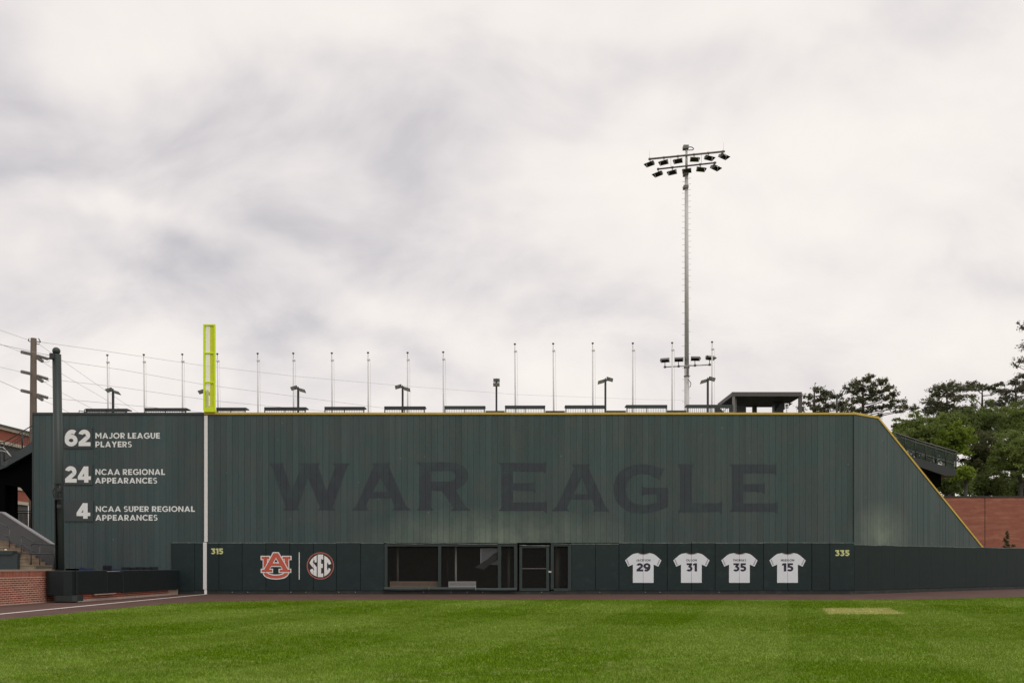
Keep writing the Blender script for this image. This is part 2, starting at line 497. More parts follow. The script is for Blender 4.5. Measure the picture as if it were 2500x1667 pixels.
M['pine'] = leaf_mat('pine needles', (0.085, 0.095, 0.052), (0.17, 0.172, 0.095), 0.45)  # needle and leaf colours lifted to carry some haze of distance
M['pine2'] = leaf_mat('brownish pine needles', (0.095, 0.098, 0.07), (0.175, 0.165, 0.12), 0.45)
M['leafmid'] = leaf_mat('mid green leaves', (0.130, 0.180, 0.048), (0.24, 0.30, 0.075), 0.5)
M['leafbright'] = leaf_mat('spring green leaves', (0.14, 0.21, 0.03), (0.26, 0.34, 0.045), 0.5)
M['leafdark'] = leaf_mat('deep green leaves', (0.105, 0.145, 0.045), (0.19, 0.24, 0.070), 0.5)
M['leafolive'] = leaf_mat('olive brown leaves', (0.10, 0.112, 0.05), (0.165, 0.175, 0.07), 0.5)
M['shrub'] = leaf_mat('olive shrub needles', (0.06, 0.065, 0.03), (0.13, 0.12, 0.05))

# ------------------------------------------------------------------ setting: ground, track, lawn
def sheet(name, pts, z, m):
    b = MB()
    vs = [Vector((x, y, z)) for x, y in pts]
    fs = []
    for t in tessellate_polygon([vs]):
        a, c, d = t
        if (vs[c] - vs[a]).cross(vs[d] - vs[a]).z < 0:
            c, d = d, c
        fs.append((a, c, d))
    b.add(vs, fs)
    o = b.build(name, m)
    o['kind'] = 'structure'
    return o


M['terrain'] = mat('rough grass and earth', (0.07, 0.085, 0.04), 0.95, 0.2, 0.2)
sheet('ground', [(-900, -600), (900, -600), (900, 1200), (-900, 1200)], -0.006, M['terrain'])
M['dirt'] = mat('red brown track grit', (0.088, 0.040, 0.031), 0.95, 0.14, 1.5, (1, .35, 1), bump=0.5, bscale=60, col2=(0.105, 0.055, 0.044), c2scale=.5)
CORNER = Vector((17.4, D, 0))
U = Vector((14.5, 10.3, 0)).normalized()
NU = Vector((U.y, -U.x, 0))      # out of the slanted wall, towards the field
far_end = CORNER + U * 40
sheet('warning_track', [(-60, -40), (90, -40), (90, 60), (far_end.x, far_end.y), (CORNER.x, CORNER.y + .3), (-17.3, D + .3), (-60, D + .3)], 0.0, M['dirt'])

LAWN_EDGE = [(-14.6, -10), (-14.3, 15), (-13.9, 24.4), (-13.6, 27.7), (-13.35, 33.0), (-13.0, 35.0), (-12.2, 36.2), (-10.5, 37.1), (-8, 37.8),
             (-4.4, 38.2), (3, 38.3), (9, 38.1), (13, 38.0), (17, 38.4), (20, 39.6), (23.7, 41.8), (29, 45.6), (38, 52)]


def lawn_mat(name, blade):
    m = bpy.data.materials.new(name); m.use_nodes = True
    N, L = m.node_tree.nodes, m.node_tree.links
    b = N['Principled BSDF']; b.inputs['Roughness'].default_value = 0.75; b.inputs['Specular IOR Level'].default_value = 0.1
    g = N.new('ShaderNodeNewGeometry')

    def mth(op, a, c=None, d=None, clamp=False):
        x = N.new('ShaderNodeMath'); x.operation = op; x.use_clamp = clamp
        for i, s in enumerate((a, c, d)):
            if s is None: continue
            if isinstance(s, (int, float)): x.inputs[i].default_value = s
            else: L.new(s, x.inputs[i])
        return x.outputs[0]

    def nz(scale, st, detail, rough, dist=0.0, rot=0.0):
        mp = N.new('ShaderNodeMapping'); mp.inputs['Scale'].default_value = st; mp.inputs['Rotation'].default_value = (0, 0, rot)
        L.new(g.outputs['Position'], mp.inputs[0])
        n = N.new('ShaderNodeTexNoise'); n.inputs['Scale'].default_value = scale; n.inputs['Detail'].default_value = detail
        n.inputs['Roughness'].default_value = rough; n.inputs['Distortion'].default_value = dist
        L.new(mp.outputs[0], n.inputs['Vector']); return n.outputs['Fac']

    def mr(s, a, c, lo=0.0, hi=1.0, smooth=False):
        r = N.new('ShaderNodeMapRange'); r.inputs[1].default_value = a; r.inputs[2].default_value = c
        r.inputs[3].default_value = lo; r.inputs[4].default_value = hi
        if smooth: r.interpolation_type = 'SMOOTHSTEP'
        L.new(s, r.inputs[0]); return r.outputs[0]

    def mix(f, a, c):
        x = N.new('ShaderNodeMix'); x.data_type = 'RGBA'; L.new(f, x.inputs['Factor'])
        if isinstance(a, tuple): x.inputs[6].default_value = (*a, 1)
        else: L.new(a, x.inputs[6])
        if isinstance(c, tuple): x.inputs[7].default_value = (*c, 1)
        else: L.new(c, x.inputs[7])
        return x.outputs[2]
    sp = N.new('ShaderNodeSeparateXYZ'); L.new(g.outputs['Position'], sp.inputs[0])
    X, Y = sp.outputs[0], sp.outputs[1]
    wob = mth('MULTIPLY', mth('SUBTRACT', nz(0.35, (1, 1, 1), 3, .5), 0.5), 2.2)
    # mowing: wide passes, the nap of the grass leaning this way or that
    def band(expr_s, width, soft):
        s = mth('SINE', mth('MULTIPLY', expr_s, math.pi / width))
        return mr(s, -soft, soft, 0, 1, True)
    b1 = band(mth('ADD', mth('ADD', mth('MULTIPLY', X, -1.0), mth('MULTIPLY', Y, 0.307)), mth('MULTIPLY', wob, 0.12)), 2.6, 0.16)
    dia = mth('ADD', mth('ADD', mth('MULTIPLY', X, 0.55), mth('MULTIPLY', Y, 0.83)), wob)
    b2 = band(mth('ADD', dia, -3.0), 5.6, 0.5)
    st = mth('ADD', mth('MULTIPLY', b1, 0.5), mth('MULTIPLY', b2, 0.5))
    c = mix(st, GRASS_A, GRASS_B)
    big = mr(nz(0.16, (1, 1, 1), 4, 0.6, 0.4), 0.4, 0.62)
    c = mix(mth('MULTIPLY', big, 0.35), c, GRASS_C)
    med = mr(nz(1.6, (0.7, 1.2, 1), 6, 0.7, 0.4), 0.35, 0.68, 0.84, 1.14)
    streak = mr(nz(6.5, (0.45, 1.3, 1), 4, 0.7, 0.4), 0.53, 0.70)
    c = mix(mth('MULTIPLY', streak, mr(nz(.5, (.6, 1.2, 1), 3, .6), .40, .6, .08, .85)), c, GRASS_STRAW)
    # worn pale rectangle out in left-centre
    ux = mth('SUBTRACT', X, 11.25); uy = mth('SUBTRACT', Y, 29.1)
    sk = mth('MULTIPLY_ADD', uy, -0.28, ux)
    ex = mth('MAXIMUM', mth('DIVIDE', mth('ABSOLUTE', sk), 1.15), mth('DIVIDE', mth('ABSOLUTE', uy), 1.9))
    ex = mth('ADD', ex, mth('MULTIPLY', mth('SUBTRACT', nz(1.4, (1, 1, 1), 4, .6), .5), .5))
    c = mix(mth('MULTIPLY', mr(ex, 1.1, 0.9), 0.92), c, (0.44, 0.43, 0.16))
    fine = mr(nz(38, (1, 1, 1), 3, 0.7), 0.25, 0.75, 0.85, 1.15)
    tot = mth('MULTIPLY', med, fine)
    if blade:
        rn = mr(g.outputs['Random Per Island'], 0, 1, 0.78, 1.22)
        tot = mth('MULTIPLY', tot, rn)
    vm = N.new('ShaderNodeVectorMath'); vm.operation = 'SCALE'; L.new(c, vm.inputs[0]); L.new(tot, vm.inputs['Scale'])
    L.new(vm.outputs[0], b.inputs['Base Color'])
    if blade:
        t = N.new('ShaderNodeBsdfTranslucent'); L.new(vm.outputs[0], t.inputs['Color'])
        ms = N.new('ShaderNodeMixShader'); ms.inputs[0].default_value = 0.35
        L.new(b.outputs[0], ms.inputs[1]); L.new(t.outputs[0], ms.inputs[2]); L.new(ms.outputs[0], N['Material Output'].inputs['Surface'])
    else:
        bp = N.new('ShaderNodeBump'); bp.inputs['Strength'].default_value = 0.5; bp.inputs['Distance'].default_value = 0.02
        L.new(nz(60, (1, 1, 1), 2, .6), bp.inputs['Height']); L.new(bp.outputs[0], b.inputs['Normal'])
    return m


GRASS_A = (0.112, 0.198, 0.001)
GRASS_B = (0.192, 0.282, 0.036)
GRASS_C = (0.128, 0.215, 0.002)
GRASS_STRAW = (0.44, 0.45, 0.19)
lawn = sheet('lawn', LAWN_EDGE + [(60, 60), (70, -40), (-20, -40)], 0.004, lawn_mat('mown turf', False))

rng = np.random.default_rng(7)


def build_grass():
    ex = np.array([p[0] for p in LAWN_EDGE]); ey = np.array([p[1] for p in LAWN_EDGE])
    top_x, top_y = ex[5:], ey[5:]
    lx = lambda y: np.interp(y, ey[:6], ex[:6])
    allv = []
    for (y0, y1, dens, w, h) in ((10.5, 14, 1500, .010, .040), (14, 20, 1000, .013, .042), (20, 28, 600, .018, .045), (28, 42, 280, .026, .048)):
        xa, xb = -.6 * y1, .6 * y1
        n = int((xb - xa) * (y1 - y0) * dens)
        x = rng.uniform(xa, xb, n); y = rng.uniform(y0, y1, n)
        wob = .05 * np.sin(x * 3.1) + .04 * np.sin(x * 7.7 + y * 5)
        ok = (np.abs(x) < .585 * y + .3) & (x > lx(y) + .03 + wob) & (y < np.interp(x, top_x, top_y) - .03 + wob)
        x, y = x[ok], y[ok]; n = len(x)
        a = rng.uniform(0, 2 * np.pi, n); ww = w * rng.uniform(.6, 1.3, n); hh = h * rng.uniform(.55, 1.3, n)
        la = rng.uniform(0, 2 * np.pi, n); ll = hh * rng.uniform(.2, 1.2, n)
        v = np.empty((n, 3, 3))
        v[:, 0] = np.stack([x - np.cos(a) * ww / 2, y - np.sin(a) * ww / 2, np.full(n, .002)], 1)
        v[:, 1] = np.stack([x + np.cos(a) * ww / 2, y + np.sin(a) * ww / 2, np.full(n, .002)], 1)
        v[:, 2] = np.stack([x + np.cos(la) * ll, y + np.sin(la) * ll, hh], 1)
        allv.append(v)
    v = np.concatenate(allv)
    return tri_mesh('grass', v)


def tri_mesh(name, v):
    """v: (n,3,3) loose triangles"""
    n = len(v)
    me = bpy.data.meshes.new(name)
    me.vertices.add(n * 3); me.vertices.foreach_set('co', v.reshape(-1).astype(np.float32))
    me.loops.add(n * 3); me.loops.foreach_set('vertex_index', np.arange(n * 3, dtype=np.int32))
    me.polygons.add(n); me.polygons.foreach_set('loop_start', np.arange(0, n * 3, 3, dtype=np.int32))
    me.update(calc_edges=True)
    return me


go = link_mesh('grass', build_grass(), lawn_mat('turf blades', True))
tag(go, 'short bright green outfield grass mown in faint bands', 'grass', kind='stuff')

# chalk foul line
fl = MB()
fx = -15.57
pts = [(fx, y) for y in (-10, 5, 20, 30, 38, 42, D - .05)]
for i in range(len(pts) - 1):
    fl.add([(pts[i][0] - .08, pts[i][1], .006), (pts[i][0] + .08, pts[i][1], .006), (pts[i + 1][0] + .08, pts[i + 1][1], .006), (pts[i + 1][0] - .08, pts[i + 1][1], .006)], [(0, 1, 2, 3)])
fl.build('foul_line', mat('chalk', (0.84, 0.78, 0.75), 0.9, 0.15, 8), kind='structure')

# ------------------------------------------------------------------ outfield wall
WALL_T = 9.26
LEFT_X = P(80, 0).x
RIGHT_X = CORNER.x
PLANK_W = 14.7 * D / F
FRONT = D + 0.05        # plank faces

wall = thing('outfield_wall', (0, D, 0), 'tall dark green board outfield wall with a yellow top rail beyond the foul pole', 'wall')


def plank_mesh(w, h, name='plank'):
    g = 0.0028
    m = MB()
    x0, x1, c = g, w - g, 0.004
    prof = [(x0, .05), (x0, c), (x0 + c, 0), (w * .5 - .004, 0), (w * .5, .002), (w * .5 + .004, 0), (x1 - c, 0), (x1, c), (x1, .05)]
    m.prism([(x, y, 0) for x, y in prof], (0, 0, h))
    return m.mesh(name)


tall = plank_mesh(PLANK_W, WALL_T - .13 - 2.62)
full = plank_mesh(PLANK_W, WALL_T - .13 - 0.1)
random.seed(3)
n_planks = int((RIGHT_X - LEFT_X) / PLANK_W + .3)
PLANK_W = (RIGHT_X - LEFT_X) / n_planks
tall = plank_mesh(PLANK_W, WALL_T - .13 - 2.62)
full = plank_mesh(PLANK_W, WALL_T - .13 - 0.1)
PLANK_X = [LEFT_X + i * PLANK_W for i in range(n_planks + 1)]
for i in range(n_planks):
    x = PLANK_X[i]
    low = x + PLANK_W < -17.2
    o = link_mesh('plank', full if low else tall, M['plank'], wall, (x, FRONT - D + random.uniform(-.003, .003), .1 if low else 2.62))
# backing and structure
b = MB()
b.box(LEFT_X + .01, FRONT + .055, 0, P(938, 0).x, FRONT + .3, WALL_T - .14)
b.box(P(938, 0).x, FRONT + .055, 2.62, P(1395, 0).x, FRONT + .3, WALL_T - .14)
b.box(P(1395, 0).x, FRONT + .055, 0, RIGHT_X - .02, FRONT + .3, WALL_T - .14)
b.build('backing', M['back'], wall)
MB().box(LEFT_X - .03, FRONT - .04, WALL_T - .13, P(498, 0).x, FRONT + .32, WALL_T - .02).build('top_trim', M['capgreen'], wall)
MB().box(LEFT_X - .05, FRONT - .02, .05, LEFT_X - .002, FRONT + .3, WALL_T - .135).build('end_trim', M['capgreen'], wall)
yr = MB()
seg = [P(498, 0).x] + [P(a, 0).x for a in (700, 830, 970, 1130, 1250, 1400, 1560, 1790, 1950)] + [RIGHT_X + .01]
for i in range(len(seg) - 1):
    dz = random.uniform(-.008, .008)
    yr.box(seg[i] + .002, FRONT - .05, WALL_T - .129 + dz * .3, seg[i + 1] - .002, FRONT + .33, WALL_T - .02 + dz)
yr.build('yellow_rail', M['yellowcap'], wall)

# the slanted wall beyond the corner
slant = thing('slanted_wall', tuple(CORNER), 'dark green board wall whose top slopes down to the right under a yellow edge', 'wall')
L_TOP, L_END = 2.13, 12.96


def slope_z(t):
    if t <= L_TOP:
        return WALL_T - .13 + (0.02 - .02 * t / L_TOP)
    return WALL_T - .13 + (2.50 - WALL_T + .0) * (t - L_TOP) / (L_END - L_TOP)


nsl = 86
sw = L_END / nsl
for i in range(nsl):
    t0, t1 = i * sw + (.002 if i else .03), (i + 1) * sw - .002
    off = .05 - random.uniform(0, .012)
    a0, a1 = CORNER + U * t0 - NU * off, CORNER + U * t1 - NU * off
    z0, z1 = slope_z(t0), slope_z(t1)
    zb = 2.52
    if min(z0, z1) - zb < .03: continue
    m = MB()
    if t0 < L_TOP < t1:
        am = CORNER + U * L_TOP - NU * off
        m.prism([a0 + Vector((0, 0, zb)), a1 + Vector((0, 0, zb)), a1 + Vector((0, 0, z1)), am + Vector((0, 0, slope_z(L_TOP))), a0 + Vector((0, 0, z0))], -NU * .05)
    else:
        m.prism([a0 + Vector((0, 0, zb)), a1 + Vector((0, 0, zb)), a1 + Vector((0, 0, z1)), a0 + Vector((0, 0, z0))], -NU * .05)
    m.build('plank', M['plank'], slant)
m = MB()
o_ = lambda t, z, d=.11: CORNER + U * t - NU * d + Vector((0, 0, z))
m.prism([o_(0, 0), o_(L_END, 0), o_(L_END, 2.5), o_(L_TOP, slope_z(L_TOP)), o_(0, slope_z(0))], -NU * .22)
m.build('backing', M['back'], slant)
m = MB()
for t0, t1 in ((0, L_TOP), (L_TOP, L_END)):
    z0, z1 = slope_z(t0), slope_z(t1)
    k = .115 if t1 <= L_TOP else .125
    m.prism([o_(t0, z0, .01), o_(t1, z1, .01), o_(t1, z1 + k, .01), o_(t0, z0 + (.11 if t0 == 0 else .125), .01)], -NU * .34)
m.build('yellow_rail', M['yellowcap'], slant)

MB().box(RIGHT_X - .035, FRONT - .03, 2.6, RIGHT_X + .012, FRONT + .05, WALL_T - .135).build('corner_trim', M['back'], slant)
# --- padded lower wall
PAD_B, PAD_T = .2, 2.60
pads_l = [420, 475, 497, 534, 591, 649, 707, 765, 821, 880, 938]
pads_r = [1395, 1453.6, 1511, 1570, 1629, 1688, 1746, 1805, 1864, 1923, 1982, 2026, 2086]
padwall = thing('padded_wall', (0, D, 0), 'dark green padded wall along the foot of the tall board wall', 'wall padding')


def pad_mesh(w, z0, z1, d=.05, g=.006, c=.018):
    m = MB()
    m.prism([(g, d, 0), (g, c, 0), (g + c, 0, 0), (w - g - c, 0, 0), (w - g, c, 0), (w - g, d, 0)], (0, 0, z1 - z0))
    return m.mesh('pad')


PAD_CUTS = []
for lst in (pads_l, pads_r):
    for a, c in zip(lst[:-1], lst[1:]):
        xa, xc = P(a, 0).x, P(c, 0).x
        dz = random.uniform(-.012, .012) + (-.05 if a in (1395, 1453.6) else 0)
        link_mesh('pad', pad_mesh(xc - xa, PAD_B, PAD_T + dz), M['pad'], padwall, (xa, 0, PAD_B + random.uniform(-.01, .01)))
        MB().box(xa + .008, D - .004, PAD_T + dz - .005, xc - .008, D + .2, PAD_T + dz + .03).build('pad_cap', M['padtop'], padwall)
        PAD_CUTS.append(xa)
    PAD_CUTS.append(P(lst[-1], 0).x)
bb = MB()
bb.box(P(416, 0).x, D + .03, 0, P(938, 0).x, D + .045, PAD_B + .02)
bb.box(P(938, 0).x, D + .03, 0, P(1395, 0).x, D + .04, .1)
bb.box(P(1395, 0).x, D + .03, 0, RIGHT_X - .01, D + .045, PAD_B + .02)
bb.box(P(416, 0).x, D + .046, 0, P(938, 0).x, D + .1, PAD_T - .02)
bb.box(P(1395, 0).x, D + .046, 0, RIGHT_X - .01, D + .1, PAD_T - .06)
bb.build('kick_board', mat('scuffed kick board', (0.022, 0.027, 0.026), 0.8, 0.25, 2, col2=(0.05, 0.047, 0.042), c2scale=2.5, c2lo=.5, c2hi=.75), padwall)
random.seed(12)
bm_ = MB()
for px in (567, 604, 709, 748, 829, 868, 1035, 1100, 1140, 1178, 1322, 1464, 1577, 1612, 1757):
    p = P(px + random.uniform(-2, 2), 0)
    bm_.box(p.x - .02, D + .015, .09, p.x + .02, D + .03, .13)
bm_.build('anchor_bolt', M['coping'], padwall, kind='stuff')

rpad = thing('slanted_padded_wall', tuple(CORNER), 'long dark green padded wall running back to the right from the corner below the sloping boards', 'wall padding')
nrp = 26
for i in range(nrp):
    t0, t1 = i * 1.2 + (0.035 if i == 0 else .0015), (i + 1) * 1.2 - .0015
    m = MB()
    dz = random.uniform(-.01, .01)
    q = lambda t, d, z: CORNER + U * t - NU * d + Vector((0, 0, z))
    m.prism([q(t0, .045, PAD_B), q(t0, .005, PAD_B), q(t0 + .006, 0, PAD_B), q(t1 - .006, 0, PAD_B), q(t1, .005, PAD_B), q(t1, .045, PAD_B)], (0, 0, 2.5 + dz - PAD_B))
    m.build('pad', M['padr'], rpad)
    MB().prism([q(t0, -.004, 2.5 + dz), q(t1, -.004, 2.5 + dz), q(t1, .25, 2.5 + dz), q(t0, .25, 2.5 + dz)], (0, 0, .03)).build('pad_cap', M['padtop'], rpad)
m = MB()
m.prism([q(0.02, .05, 0), q(nrp * 1.2, .05, 0), q(nrp * 1.2, .25, 0), q(0.02, .25, 0)], (0, 0, 2.49))
m.prism([q(0.02, .02, 0), q(nrp * 1.2, .02, 0), q(nrp * 1.2, .049, 0), q(0.02, .049, 0)], (0, 0, PAD_B - .01))
m.build('kick_board', bpy.data.materials['scuffed kick board'], rpad)

# ------------------------------------------------------------------ flat print on the wall
def print_poly(loops, conv, y, cuts=(), gap=.012, thick=.003):
    """loops: outer outline then holes, in crop pixels; conv -> full photo pixel. Film laid on the wall at depth y, cut at joints"""
    L3 = [[Vector((P(*conv(a, b)).x, P(*conv(a, b)).z, 0)) for a, b in lp] for lp in loops]
    flat = [v for lp in L3 for v in lp]
    tris = tessellate_polygon(L3)
    bm = bmesh.new()
    vs = [bm.verts.new((v.x, y, v.y)) for v in flat]
    for t in tris:
        try: bm.faces.new([vs[i] for i in t])
        except ValueError: pass
    return cut_bm(bm, cuts, gap, y)


def cut_bm(bm, cuts, gap, y):
    if bm.verts:
        lo = min(v.co.x for v in bm.verts); hi = max(v.co.x for v in bm.verts)
        for c in cuts:
            if lo < c < hi:
                for e in (-gap / 2, gap / 2):
                    bmesh.ops.bisect_plane(bm, geom=bm.verts[:] + bm.edges[:] + bm.faces[:], plane_co=(c + e, 0, 0), plane_no=(1, 0, 0))
                bad = [f for f in bm.faces if abs(f.calc_center_median().x - c) < gap / 2 - 1e-5]
                bmesh.ops.delete(bm, geom=bad, context='FACES')
    for f in bm.faces:
        f.normal_update()
        if f.normal.y > 0: f.normal_flip()
    return bm


def bm_obj(bm, name, m, parent):
    me = bpy.data.meshes.new(name)
    org = ORG.get(parent.name, Vector())
    bmesh.ops.translate(bm, verts=bm.verts[:], vec=-org)
    bm.to_mesh(me); bm.free()
    return link_mesh(name, me, m, parent)


def poly_mask(loops, conv, y, cuts, name, m, parent, gap=.012):
    return bm_obj(print_poly(loops, conv, y, cuts, gap), name, m, parent)


# bold geometric sans glyphs: each is a handful of straight and curved bands, units of cap height
def _r(x0, y0, x1, y1): return ('P', [(x0, y0), (x1, y0), (x1, y1), (x0, y1)])
_W, _H = .25, .215
GL = {
    'I': (.23, [_r(0, 0, .23, 1)]), 'L': (.62, [_r(0, 0, _W, 1), _r(_W, 0, .62, _H)]),
    'E': (.66, [_r(0, 0, _W, 1), _r(_W, 0, .66, _H), _r(_W, .8, .65, 1), _r(_W, .405, .6, .595)]),
    'F': (.62, [_r(0, 0, _W, 1), _r(_W, .8, .62, 1), _r(_W, .38, .58, .58)]),
    'M': (1.0, [_r(0, 0, .21, 1), _r(.79, 0, 1, 1), ('P', [(0.0, 1), (.22, 1), (.5, .57), (.78, 1), (1, 1), (.54, .26), (.46, .26)])]),
    'A': (.98, [('P', [(0, 0), (.24, 0), (.49, .68), (.49, 1), (.385, 1)]), ('P', [(.98, 0), (.74, 0), (.49, .68), (.49, 1), (.595, 1)]), _r(.2, .18, .78, .36)]),
    'J': (.58, [_r(.355, .3, .58, 1), ('A', .275, .3, .305, .31, 200, 360, .21)]),
    'O': (1.04, [('A', .52, .5, .52, .52, 0, 360, .215)]), 'C': (.9, [('A', .52, .5, .52, .52, 42, 318, .215)]),
    'G': (.98, [('A', .52, .5, .52, .52, 42, 335, .215), _r(.54, .38, .97, .56), _r(.77, .16, .97, .38)]),
    'R': (.76, [_r(0, 0, _W, 1), _r(_W, .81, .42, 1), _r(_W, .34, .42, .53), ('A', .40, .67, .33, .33, -90, 90, .2), ('P', [(.26, .36), (.50, .36), (.77, 0), (.50, 0)])]),
    'P': (.74, [_r(0, 0, _W, 1), _r(_W, .81, .40, 1), _r(_W, .28, .40, .47), ('A', .38, .64, .36, .36, -90, 90, .2)]),
    'D': (.86, [_r(0, 0, _W, 1), _r(_W, .81, .36, 1), _r(_W, 0, .36, .19), ('A', .35, .5, .51, .5, -90, 90, .2)]),
    'B': (.74, [_r(0, 0, _W, 1), _r(_W, .82, .42, 1), _r(_W, 0, .42, .18), _r(_W, .42, .42, .58), ('A', .4, .73, .31, .27, -90, 90, .18), ('A', .4, .29, .34, .29, -90, 90, .18)]),
    'S': (.68, [('A', .345, .715, .325, .30, 35, 262, .185), ('A', .335, .285, .335, .30, -143, 82, .185)]),
    'U': (.78, [_r(0, .38, _W, 1), _r(.555, .38, .78, 1), ('A', .39, .38, .39, .40, 180, 360, .21)]),
    'Y': (.88, [('P', [(0, 1), (.26, 1), (.44, .66), (.62, 1), (.88, 1), (.555, .42), (.325, .42)]), _r(.325, 0, .555, .42)]),
    'N': (.84, [_r(0, 0, .21, 1), _r(.63, 0, .84, 1), ('P', [(0, 1), (.2, 1), (.84, 0), (.64, 0)])]),
    'T': (.72, [_r(0, .8, .72, 1), _r(.247, 0, .473, .8)]), 'H': (.82, [_r(0, 0, _W, 1), _r(.595, 0, .82, 1), _r(_W, .4, .595, .6)]),
    'K': (.84, [_r(0, 0, _W, 1), ('P', [(_W, .62), (.54, 1), (.82, 1), (_W, .34)]), ('P', [(.34, .56), (.50, .70), (.86, 0), (.59, 0)])]),
    '1': (.50, [_r(.2, 0, .50, 1), ('P', [(0, .93), (.2, 1), (.2, .75), (0, .69)])]),
    '2': (.78, [('A', .375, .67, .385, .345, -38, 165, .28), ('P', [(0, .24), (.0, .14), (.40, .22), (.68, .46), (.44, .60)]), _r(0, 0, .78, .24)]),
    '3': (.78, [_r(.05, .77, .72, 1), ('P', [(.36, .78), (.72, .9), (.72, .79), (.47, .50), (.20, .52)]), ('A', .37, .335, .395, .345, -150, 92, .27)]),
    '4': (.88, [_r(.42, 0, .71, 1), _r(0, .17, .88, .39), ('P', [(0, .38), (.29, .38), (.50, .68), (.50, 1), (.40, 1)])]),
    '5': (.78, [_r(.08, .77, .72, 1), _r(.08, .45, .34, .77), ('A', .37, .335, .395, .345, -150, 118, .27)]),
    '6': (.84, [('A', .42, .35, .42, .365, 0, 360, .275), ('A', .49, .46, .49, .555, 58, 187, .28)]),
}
GL['9'] = (.84, [('A', .42, .65, .42, .365, 0, 360, .275), ('A', .35, .54, .49, .555, 238, 367, .28)])


def letters(txt, x0, x1, ytop, ybase, y, name, m, parent, cuts=(), gap=.012, track=.12):
    """one part per character, fitted between photo pixels x0..x1 and ytop..ybase"""
    adv = []; x = 0
    for ch in txt:
        if ch == ' ': x += .34; continue
        adv.append((ch, x)); x += GL[ch][0] + track
    tot = x - track
    a, c = P(x0, ybase), P(x1, ytop)
    sx, sz = (c.x - a.x) / tot, (c.z - a.z)
    for ch, ox in adv:
        bm = bmesh.new()
        def face(pts, k):
            vs = [bm.verts.new((a.x + (ox + p[0]) * sx, y - k * .0005, a.z + p[1] * sz)) for p in pts]
            if len(pts) <= 4:
                bm.faces.new(vs)
            else:
                for t in tessellate_polygon([[Vector((p[0], p[1], 0)) for p in pts]]):
                    bm.faces.new([vs[i] for i in t])
        for k, pr in enumerate(GL[ch][1]):
            if pr[0] == 'P': face(pr[1], k)
            else:
                _, cx, cy, rx, ry, a0, a1, w = pr
                n = max(8, int(abs(a1 - a0) / 11))
                for i in range(n):
                    t0, t1 = R(a0 + (a1 - a0) * i / n), R(a0 + (a1 - a0) * (i + 1) / n)
                    face([(cx + rx * math.cos(t0), cy + ry * math.sin(t0)), (cx + rx * math.cos(t1), cy + ry * math.sin(t1)),
                          (cx + (rx - w) * math.cos(t1), cy + (ry - w * .93) * math.sin(t1)), (cx + (rx - w) * math.cos(t0), cy + (ry - w * .93) * math.sin(t0))], k)
        bm_obj(cut_bm(bm, cuts, gap, y), name, m, parent)


Y_PL = FRONT - .006      # film on planks
Y_PD = D - .004          # film on pads

# war cry lettering
big = thing('wall_lettering', (0, FRONT, 5.5), 'huge dark serif letters reading WAR EAGLE painted across the green boards', 'lettering')
s1 = lambda a, b: (600 + a / 3.618, 1080 + b / 3.618)
s2 = lambda a, b: (1180 + a / 3.015, 1080 + b / 3.015)
LET = [
    (s1, [[(195, 182), (338, 182), (328, 205), (402, 425), (490, 215), (470, 182), (655, 182), (638, 210), (712, 430), (790, 205), (765, 182),
           (925, 182), (892, 215), (765, 570), (790, 597), (632, 597), (655, 572), (548, 310), (455, 572), (475, 597), (325, 597), (352, 572), (232, 215)]]),
    (s1, [[(1115, 180), (1275, 180), (1262, 205), (1415, 560), (1460, 597), (1290, 597), (1312, 570), (1285, 490), (1090, 490), (1062, 560),
           (1085, 597), (930, 597), (975, 560), (1130, 205)], [(1187, 310), (1120, 435), (1262, 435)]]),
    (s1, [[(1505, 172), (1800, 172), (1870, 182), (1925, 208), (1955, 245), (1965, 290), (1955, 335), (1925, 375), (1855, 418), (1880, 465), (1940, 560), (1988, 600),
           (1808, 600), (1835, 572), (1730, 425), (1635, 420), (1635, 570), (1658, 597), (1510, 597), (1535, 570), (1537, 200)],
          [(1632, 250), (1632, 343), (1800, 343), (1838, 330), (1855, 300), (1848, 268), (1815, 250)]]),
    (s2, [[(112, 148), (445, 150), (462, 135), (462, 225), (435, 212), (218, 210), (218, 297), (360, 297), (382, 288), (382, 370), (360, 355),
           (218, 350), (218, 440), (440, 438), (470, 430), (468, 522), (445, 500), (112, 502), (132, 480), (132, 170)]]),
    (s2, [[(650, 158), (785, 158), (775, 185), (900, 470), (932, 505), (805, 505), (825, 480), (800, 418), (645, 418), (615, 480), (632, 502),
           (500, 502), (540, 470), (670, 185)], [(726, 255), (665, 378), (772, 378)]]),
    (s2, [[(1335, 185), (1300, 272), (1225, 235), (1150, 228), (1098, 248), (1062, 285), (1048, 340), (1062, 400), (1085, 430), (1120, 450), (1190, 460), (1280, 440), (1280, 378),
           (1190, 380), (1168, 390), (1168, 320), (1190, 330), (1362, 332), (1362, 468), (1300, 495), (1230, 515), (1165, 522), (1110, 517), (1060, 502), (1005, 460),
           (975, 415), (960, 360), (960, 310), (975, 260), (1005, 215), (1050, 182), (1110, 162), (1190, 158), (1260, 170), (1310, 190)]]),
    (s2, [[(1430, 158), (1555, 158), (1535, 185), (1537, 445), (1735, 445), (1760, 432), (1758, 525), (1735, 508), (1430, 512), (1450, 490), (1450, 185)]]),
    (s2, [[(1812, 158), (2145, 160), (2160, 148), (2160, 240), (2140, 225), (1915, 225), (1915, 305), (2055, 303), (2075, 293), (2075, 378), (2052, 362),
           (1915, 360), (1915, 447), (2150, 445), (2170, 432), (2168, 525), (2145, 508), (1812, 508), (1832, 488), (1832, 178)]]),
]
for conv, loops in LET:
    poly_mask(loops, conv, Y_PL, PLANK_X, 'letter', M['letter'], big, gap=.011)

